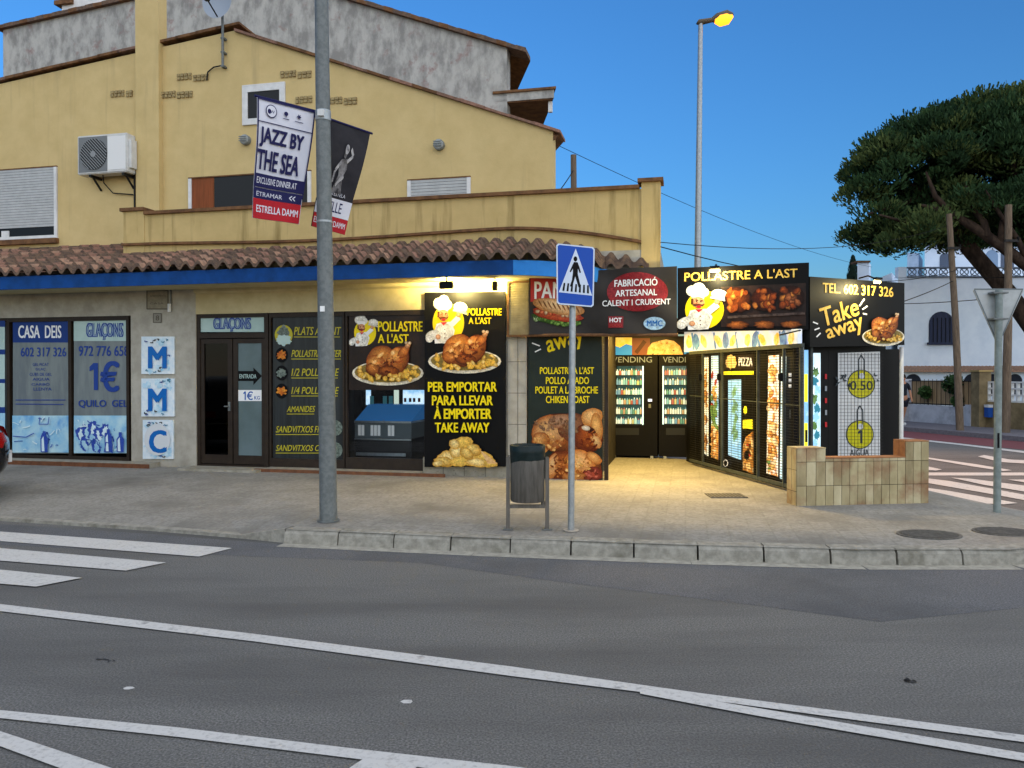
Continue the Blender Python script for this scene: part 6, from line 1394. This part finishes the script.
b = MB(); Yu = YH+2.6; hbox(b, hx(924, Yu), hx(1200, Yu), Yu, 5, zt-.1, hz(246, Yu), m_wh); hbox(b, hx(922, Yu), hx(1200, Yu), Yu-.15, 5, hz(246, Yu)+.002, hz(244, Yu), m_bal); b.build('upper_storey', hs)
b = MB(); hbox(b, hx(909, Yu), hx(923.9, Yu)-.15, Yu+.2, 2, zt-.1, hz(252, Yu), M('terrace_glazing', '#a9c0d8', .3, c2='#98b0c8', scale=3)); b.build('glazing', hs)
def arch(px0, px1, ytop, ybot, Y, m, d=.02, label='window'):
    b = MB(); x0, x1 = hx(px0, Y), hx(px1, Y); zc0, zb_ = hz(ytop, Y), hz(ybot, Y); r_ = (x1-x0)/2; pts = [(x0, Y-d, zb_), (x1, Y-d, zb_)]
    for k in range(13): a = math.pi*k/12; pts.append(((x0+x1)/2+r_*math.cos(a), Y-d, max(zc0-r_, zb_)+r_*math.sin(a)))
    b.prism(pts, (0, d+.01, 0), m); w_ = b.build(label, hs); return w_, (x0, x1, zb_, zc0)
m_sh = M('navy_shutter', '#20293f', .6, c2='#2a3450', scale=4, stretch=(8, 8, .3))
w_, (x0, x1, z0, z1) = arch(928.5, 953.5, 311.5, 342.5, YH, m_sh)
b = MB(); b.box(x0-.08, x1+.08, YH-.1, YH-.021, z0-.1, z0, m_sh); 
for k in range(1, 6): x = x0+(x1-x0)*k/6; b.box(x-.012, x+.012, YH-.032, YH-.0205, z0, z1-.25, m_dark)
b.build('frame', w_)
arch(939, 949, 253, 268, Yu, M('arch_pane', '#4a5a70', .3)); arch(1000, 1013, 248, 268, Yu, M('arch_pane', '#4a5a70', .3)); arch(985, 997, 250, 268, Yu, M('arch_pane_b', '#7a96b4', .3))
m_arch = M('porch_dark', '#1c222e', .7)
for a, c in ((905, 921), (964, 979), (986.5, 999), (1008, 1022)): arch(a, c, 374, 396, YH-1.2, m_arch, .02, 'porch_arch')
b = MB(); b.box(hx(899, YH-1.2), hx(1180, YH-1.2), YH-1.2, YH-.01, -.6, hz(370, YH-1.2), m_wh); b.build('porch', hs)
b = MB(); xa, xb = hx(902, YH-1.5), hx(1180, YH-1.5); Yq = YH-1.5; K = 8; cols = 70; vv = []; z0 = hz(371.5, Yq)
for j, (y, z) in enumerate(((Yq, z0-.02), (Yq, z0+.05), (YH-.02, z0+.2))):
    for k in range(cols*4+1): vv.append((xa+(xb-xa)*k/(cols*4), y, z+(.045*math.cos(k*math.pi/2) if j else 0)))
n = cols*4+1; b.add(vv, [(j*n+k, j*n+k+1, (j+1)*n+k+1, (j+1)*n+k) for j in range(2) for k in range(n-1)], m_tiles[2]); b.build('porch_roof', hs)
b = MB(); zb0, zb1 = zt+.02, hz(267); xa, xb = hx(906.5), hx(1180); b.box(xa, xb, YH-.04, YH+.04, zb1-.06, zb1, m_bal); b.box(xa, xb, YH-.04, YH+.04, zb0-.02, zb0+.04, m_bal)
x = xa; k = 0
while x < xb - .4:
    ring = [(x+.2+.17*math.cos(a*math.pi/6), YH, (zb0+zb1)/2+.14*math.sin(a*math.pi/6)) for a in range(13)]; b.tube(ring, .022, m_bal, n=5, cap=False); b.bar((x, YH, zb0), (x+.4, YH, zb1), .03, .03, m_bal); b.bar((x+.4, YH+.003, zb0), (x, YH+.003, zb1), .03, .03, m_bal); x += .42
b.build('balustrade', hs)

# wooden poles
def wpole(x0, y0, x1, y1, Y, rad, label):
    a, c = P(x0, y0, Y), P(x1, y1, Y); c.z = .12; b = MB(); b.tube([c, a.lerp(c, .5)+Vector((.03, 0, 0)), a], [rad*1.15, rad, rad*.85], m_wood, n=12)
    o = thing('utility_pole', c, label, 'pole'); b.build('pole', o)
    b = MB(); q = a.lerp(c, .16); b.box(q.x-.16, q.x+.2, q.y-rad-.05, q.y-rad-.01, q.z-.03, q.z+.03, m_blackm); b.tube([q+Vector((.18, -rad-.03, 0)), q+Vector((.18, -rad-.03, .1))], .03, m_dark); b.build('bracket', o); return a, c
pA, _ = wpole(949, 214, 960, 431, 20.9, .085, 'leaning wooden utility pole in front of the low white wall')
pB, _ = wpole(1008.5, 205, 1005.5, 432, 20.1, .095, 'wooden utility pole beside the breeze block wall, behind the give way sign')
pC, _ = wpole(573.5, 155, 573.5, 400, 25, .11, 'dark wooden utility pole rising behind the terrace parapet')
# overhead cables
def cable(a, c, sag, rad, label, name='overhead_cable'):
    pts = [a.lerp(c, i/16) - Vector((0, 0, sag*4*(i/16)*(1-i/16))) for i in range(17)]; b = MB(); b.tube(pts, rad, m_dark, n=5); tag(b.build(name, None, a), label, 'cable', 'overhead cables')
cable(P(553, 143, 14), P(872, 267, 32), .3, .006, 'thin overhead cable from the ochre gable end down past the tall street lamp')
cable(W(s_(657), 0, FZ(657, 242)), P(946, 226, 21), .3, .006, 'thin upper cable from the terrace pier towards the leaning pole')
cable(W(s_(657), .0, FZ(657, 246)), P(957, 270, 20.9), .4, .008, 'darker lower cable from the terrace pier towards the leaning pole')
cable(P(573.5, 170, 25), P(560, 190, 22), .02, .016, 'short stay cable beside the dark pole behind the parapet')
cable(P(953, 281, 20.9), P(780, 335, 9.0), .1, .01, 'slack cable from the leaning pole behind the telephone sign')
cable(P(953, 277, 20.9), P(1100, 268, 19), .1, .01, 'thick cable from the leaning pole to the right across the balustrade')
cable(P(830, 301, 33), P(1007, 297, 20.1), .15, .012, 'level cable crossing the white house towards the second wooden pole')

# cypress far away
b = MB(); Y = 46.0; r = random.Random(5); c = P(853, 258, Y); zb_ = .0; m_cyp = M('cypress_leaf', '#16231a', .9, c2='#22352a', scale=6)
vv, ff = [], []
for i in range(2600):
    t = r.random(); z = c.z*(t**.8) if t > 0 else 0; rad = .62*min(1, (1-z/c.z)*3.2)**.7*(.5+.5*min(1, z/1.2)); a = r.uniform(0, 6.28); q = rad*r.random()**.35
    p = Vector((c.x+q*math.cos(a), Y+q*math.sin(a), z)); k = len(vv); s = .13; ax = Vector((math.cos(a)*.3, math.sin(a)*.3, 1)).normalized(); v = Vector((-math.sin(a), math.cos(a), 0))
    vv += [p-v*s*.5, p+v*s*.5, p+ax*s*1.8]; ff.append((k, k+1, k+2))
b.add(vv, ff, m_cyp); cy = thing('cypress_tree', Vector((c.x, Y, 0)), 'thin dark cypress tip rising above the telephone sign', 'tree'); b.build('crown', cy); b = MB(); b.tube([(c.x, Y, -.1), (c.x, Y, c.z*.8)], [.15, .04], m_wood); b.build('trunk', cy)

# umbrella pine
YT = 24.0; C0 = P(1040, 197, YT); base_ = Vector((17.2, 23.2, 0))
pn_ = thing('pine_tree', base_, 'large umbrella pine with a leaning trunk and a wide dark crown', 'tree')
m_bark = M('pine_bark', '#473a30', .95, c2='#2c231e', scale=7, stretch=(1, 1, .4), bump=.5, bscale=14)
b = MB(); q = lambda px, py, Y: P(px, py, Y)
b.tube([base_+Vector((0, 0, -.1)), Vector((16.9, 23.2, 1.8)), q(1042, 340, 23.2), q(1008, 293, 23.3), q(972, 252, 23.6), q(948, 222, 23.9), q(925, 195, 24.2), q(905, 180, 24.4)], [.42, .34, .28, .25, .23, .18, .12, .05], m_bark, n=14)
b.tube([q(1060, 300, 22.6), q(1030, 268, 22.3), q(1000, 245, 22.1), q(975, 228, 22.2), q(950, 212, 22.4), q(920, 205, 22.6)], [.20, .17, .15, .13, .10, .04], m_bark, n=12)
b.tube([Vector((16.9, 23.2, 2.2)), q(1075, 330, 22.8), q(1060, 300, 22.6)], [.36, .32, .27], m_bark, n=12)
b.tube([q(987, 236, 22.1), q(984, 222, 22.1), q(976, 212, 22.2), q(970, 195, 22.4), q(962, 180, 22.6)], [.12, .10, .09, .07, .03], m_bark, n=10)
b.tube([q(1060, 300, 22.6), q(1035, 240, 22.5), q(1020, 200, 22.7), q(1010, 150, 23.4)], [.2, .16, .12, .06], m_bark, n=10)
for e_ in (((948, 222, 23.9), (930, 226, 23.4), (905, 222, 22.8), (880, 215, 22.4)), ((925, 195, 24.2), (900, 205, 23.6), (868, 214, 23.2)), ((972, 252, 23.6), (960, 232, 24.4), (945, 206, 25)), ((1000, 245, 22.1), (1002, 222, 21.8), (1012, 196, 21.6)), ((1030, 268, 22.3), (1018, 240, 21.9), (1000, 214, 21.6), (985, 190, 21.6)), ((950, 212, 22.4), (935, 196, 22.1), (926, 172, 22.2))): b.tube([q(*k) for k in e_], [.10, .075, .055, .03][:len(e_)] if len(e_) == 4 else [.10, .07, .03], m_bark, n=8)
b.build('trunk', pn_)
r = random.Random(11)
A_, Bb, UP, DN = 5.8, 2.8, 3.0, 1.65
m_pin = [M('pine_needles_a', '#253d22', .85, c2='#385230', scale=1.6), M('pine_needles_b', '#384c2a', .85, c2='#535f32', scale=1.6), M('pine_needles_c', '#1c321d', .85, c2='#2c4528', scale=1.6)]
clumps = []
def inside(dx, dy):
    k = 1-(dx/A_)**2-(dy/Bb)**2; return k
tries = 0
while len(clumps) < 900 and tries < 40000:
    tries += 1; dx, dy = r.uniform(-1, 1)*A_, r.uniform(-1, 1)*Bb; k = inside(dx, dy)
    if k <= .02: continue
    up = UP*math.sqrt(k); ux = dx/A_; dn = -DN*(1-abs(ux)**5)*(.86+.14*math.sin(dx*2.1+dy*1.3))*(1-.5*abs(dy/Bb)**2); 
    if ux < -.62: dn -= .75*(1-abs((ux+.8)/.2)) if abs(ux+.8) < .2 else 0
    mode = r.random(); z = up*r.uniform(.84, 1.0) if mode < .42 else (dn+r.uniform(0, .6) if mode < .70 else r.uniform(dn, up))
    cp_ = Vector((C0.x+dx, YT+dy, C0.z+z)); rad = r.choice((.34, .45, .55, .66, .8))
    # gaps near the limbs where sky shows
    pr = cp_-EYE; ppx, ppy = 512+F*pr.x/pr.y, 376-F*pr.z/pr.y
    if (974 < ppx < 996 and 226 < ppy < 262) or (930 < ppx < 944 and 222 < ppy < 250): continue
    clumps.append((cp_, rad))
b = MB()
for i, (c, rad) in enumerate(clumps):
    vv, ff = [], []; ntuft = int(480*rad)
    for t in range(ntuft):
        d = Vector((r.gauss(0, 1), r.gauss(0, 1), r.gauss(0, .7)+.25)).normalized(); p = c + Vector((d.x*rad, d.y*rad, d.z*rad*.52))*(.5+.6*r.random())
        s_r = r.random(); ax = (d*.7+Vector((0, 0, .8))+Vector((r.gauss(0, .3), r.gauss(0, .3), 0))).normalized(); L = r.uniform(.08, .16); s0_ = ax.orthogonal().normalized(); s1 = (s0_*math.cos(s_r*3.1)+ax.cross(s0_)*math.sin(s_r*3.1))
        for s_v in (s1,):
            k = len(vv); wq = r.uniform(.017, .034); vv += [p-s_v*.015, p+s_v*.015, p+ax*L+s_v*wq, p+ax*L*1.18, p+ax*L-s_v*wq]; ff.append((k, k+1, k+2, k+3, k+4))
    b.add(vv, ff, m_pin[i % 3])
b.build('crown', pn_)

# ================================================================== PERSON BY THE POST
def skin(points, edges, radii, name, m, parent, levels=1, root=0):
    me = bpy.data.meshes.new(name); me.from_pydata([tuple(p) for p in points], edges, []); o = bpy.data.objects.new(name, me); COL.objects.link(o)
    md = o.modifiers.new('skin', 'SKIN'); md.use_smooth_shade = True
    for i, v in enumerate(me.skin_vertices[0].data): rr_ = radii[i]; v.radius = rr_ if isinstance(rr_, tuple) else (rr_, rr_); v.use_root = (i == root)
    s2 = o.modifiers.new('sub', 'SUBSURF'); s2.levels = levels; s2.render_levels = levels; me.materials.append(m); o.parent = parent; return o
pp = P(903, 376, 23.0); pp.z = .122
pr_ = thing('person', pp, 'person in dark top and shorts walking along the far pavement beside the kiosk post', 'person')
H = 1.5/1.75
pv = [(0, 0, .95), (0, .0, 1.12), (0, .01, 1.30), (0, .02, 1.46), (0, .0, 1.55), (0, -.02, 1.66), (0, -.01, 1.74),
      (-.10, 0, .90), (-.11, -.06, .50), (-.11, .02, .10), (-.11, -.10, .04), (.10, 0, .90), (.11, .10, .52), (.11, .26, .14), (.11, .16, .05),
      (-.19, .02, 1.42), (-.24, .06, 1.14), (-.24, -.06, .92), (-.24, -.09, .82), (.19, .02, 1.42), (.24, -.03, 1.14), (.24, -.12, .92), (.24, -.15, .82)]
pe = [(0, 1), (1, 2), (2, 3), (3, 4), (4, 5), (5, 6), (0, 7), (7, 8), (8, 9), (9, 10), (0, 11), (11, 12), (12, 13), (13, 14), (3, 15), (15, 16), (16, 17), (17, 18), (3, 19), (19, 20), (20, 21), (21, 22)]
rad = [(.15, .11), (.13, .10), (.15, .11), (.12, .09), .055, (.085, .10), (.06, .07), .085, .06, .04, .035, .085, .06, .04, .035, .055, .042, .032, .03, .055, .042, .032, .03]
m_skin = M('skin', '#b98567', .6); body = skin([(x*H, y*H, z*H) for x, y, z in pv], pe, [tuple(a*H for a in r_) if isinstance(r_, tuple) else r_*H for r_ in rad], 'body', m_skin, pr_)
sh_ = skin([(x*H, y*H, z*H) for x, y, z in ((0, 0, .98), (0, 0, 1.12), (0, .01, 1.30), (0, .02, 1.45), (-.19, .02, 1.42), (-.235, .05, 1.2), (.19, .02, 1.42), (.235, -.02, 1.2))], [(0, 1), (1, 2), (2, 3), (3, 4), (4, 5), (3, 6), (6, 7)], [(.165*H, .125*H), (.15*H, .12*H), (.165*H, .125*H), (.12*H, .1*H), .07*H, .06*H, .07*H, .06*H], 'shirt', M('dark_cloth', '#23252d', .85), pr_)
so_ = skin([(x*H, y*H, z*H) for x, y, z in ((0, 0, .98), (-.10, 0, .88), (-.112, -.05, .60), (.10, 0, .88), (.112, .08, .62))], [(0, 1), (1, 2), (0, 3), (3, 4)], [(.165*H, .125*H), .105*H, .095*H, .105*H, .095*H], 'shorts', M('dark_shorts', '#2a2c36', .85), pr_)
b = MB(); 
for x, y in ((-.11, -.06), (.11, .2)):
    b = MB(); b.bev(pp.x+(x-.045)*H, pp.x+(x+.045)*H, pp.y+(y-.16)*H, pp.y+(y+.09)*H, pp.z, pp.z+.09*H, m_white, .02); b.build('shoe', pr_)
b = MB(); bm = bmesh.new(); bmesh.ops.create_uvsphere(bm, u_segments=16, v_segments=10, radius=.115*H)
for v in bm.verts: v.co = Vector((v.co.x*.92, v.co.y*1.05+.025*H, v.co.z*.95)) + pp + Vector((0, 0, 1.69*H))
b.bm(bm, M('hair', '#2e2018', .8), smooth=True); bm.free(); b.build('hair', pr_)
b = MB(); 
for x in (-.03, .03): b.box(pp.x+(x-.010)*H, pp.x+(x+.010)*H, pp.y-.118*H, pp.y-.10*H, pp.z+1.665*H, pp.z+1.675*H, m_dark)
b.tube([pp+Vector((0, -.09, 1.655))*H, pp+Vector((0, -.135, 1.625))*H], .012*H, m_skin); b.box(pp.x-.025*H, pp.x+.025*H, pp.y-.118*H, pp.y-.1*H, pp.z+1.595*H, pp.z+1.603*H, m_pred); b.build('face', pr_)

for o in list(bpy.data.objects):
    if '_loc' in o: del o['_loc']
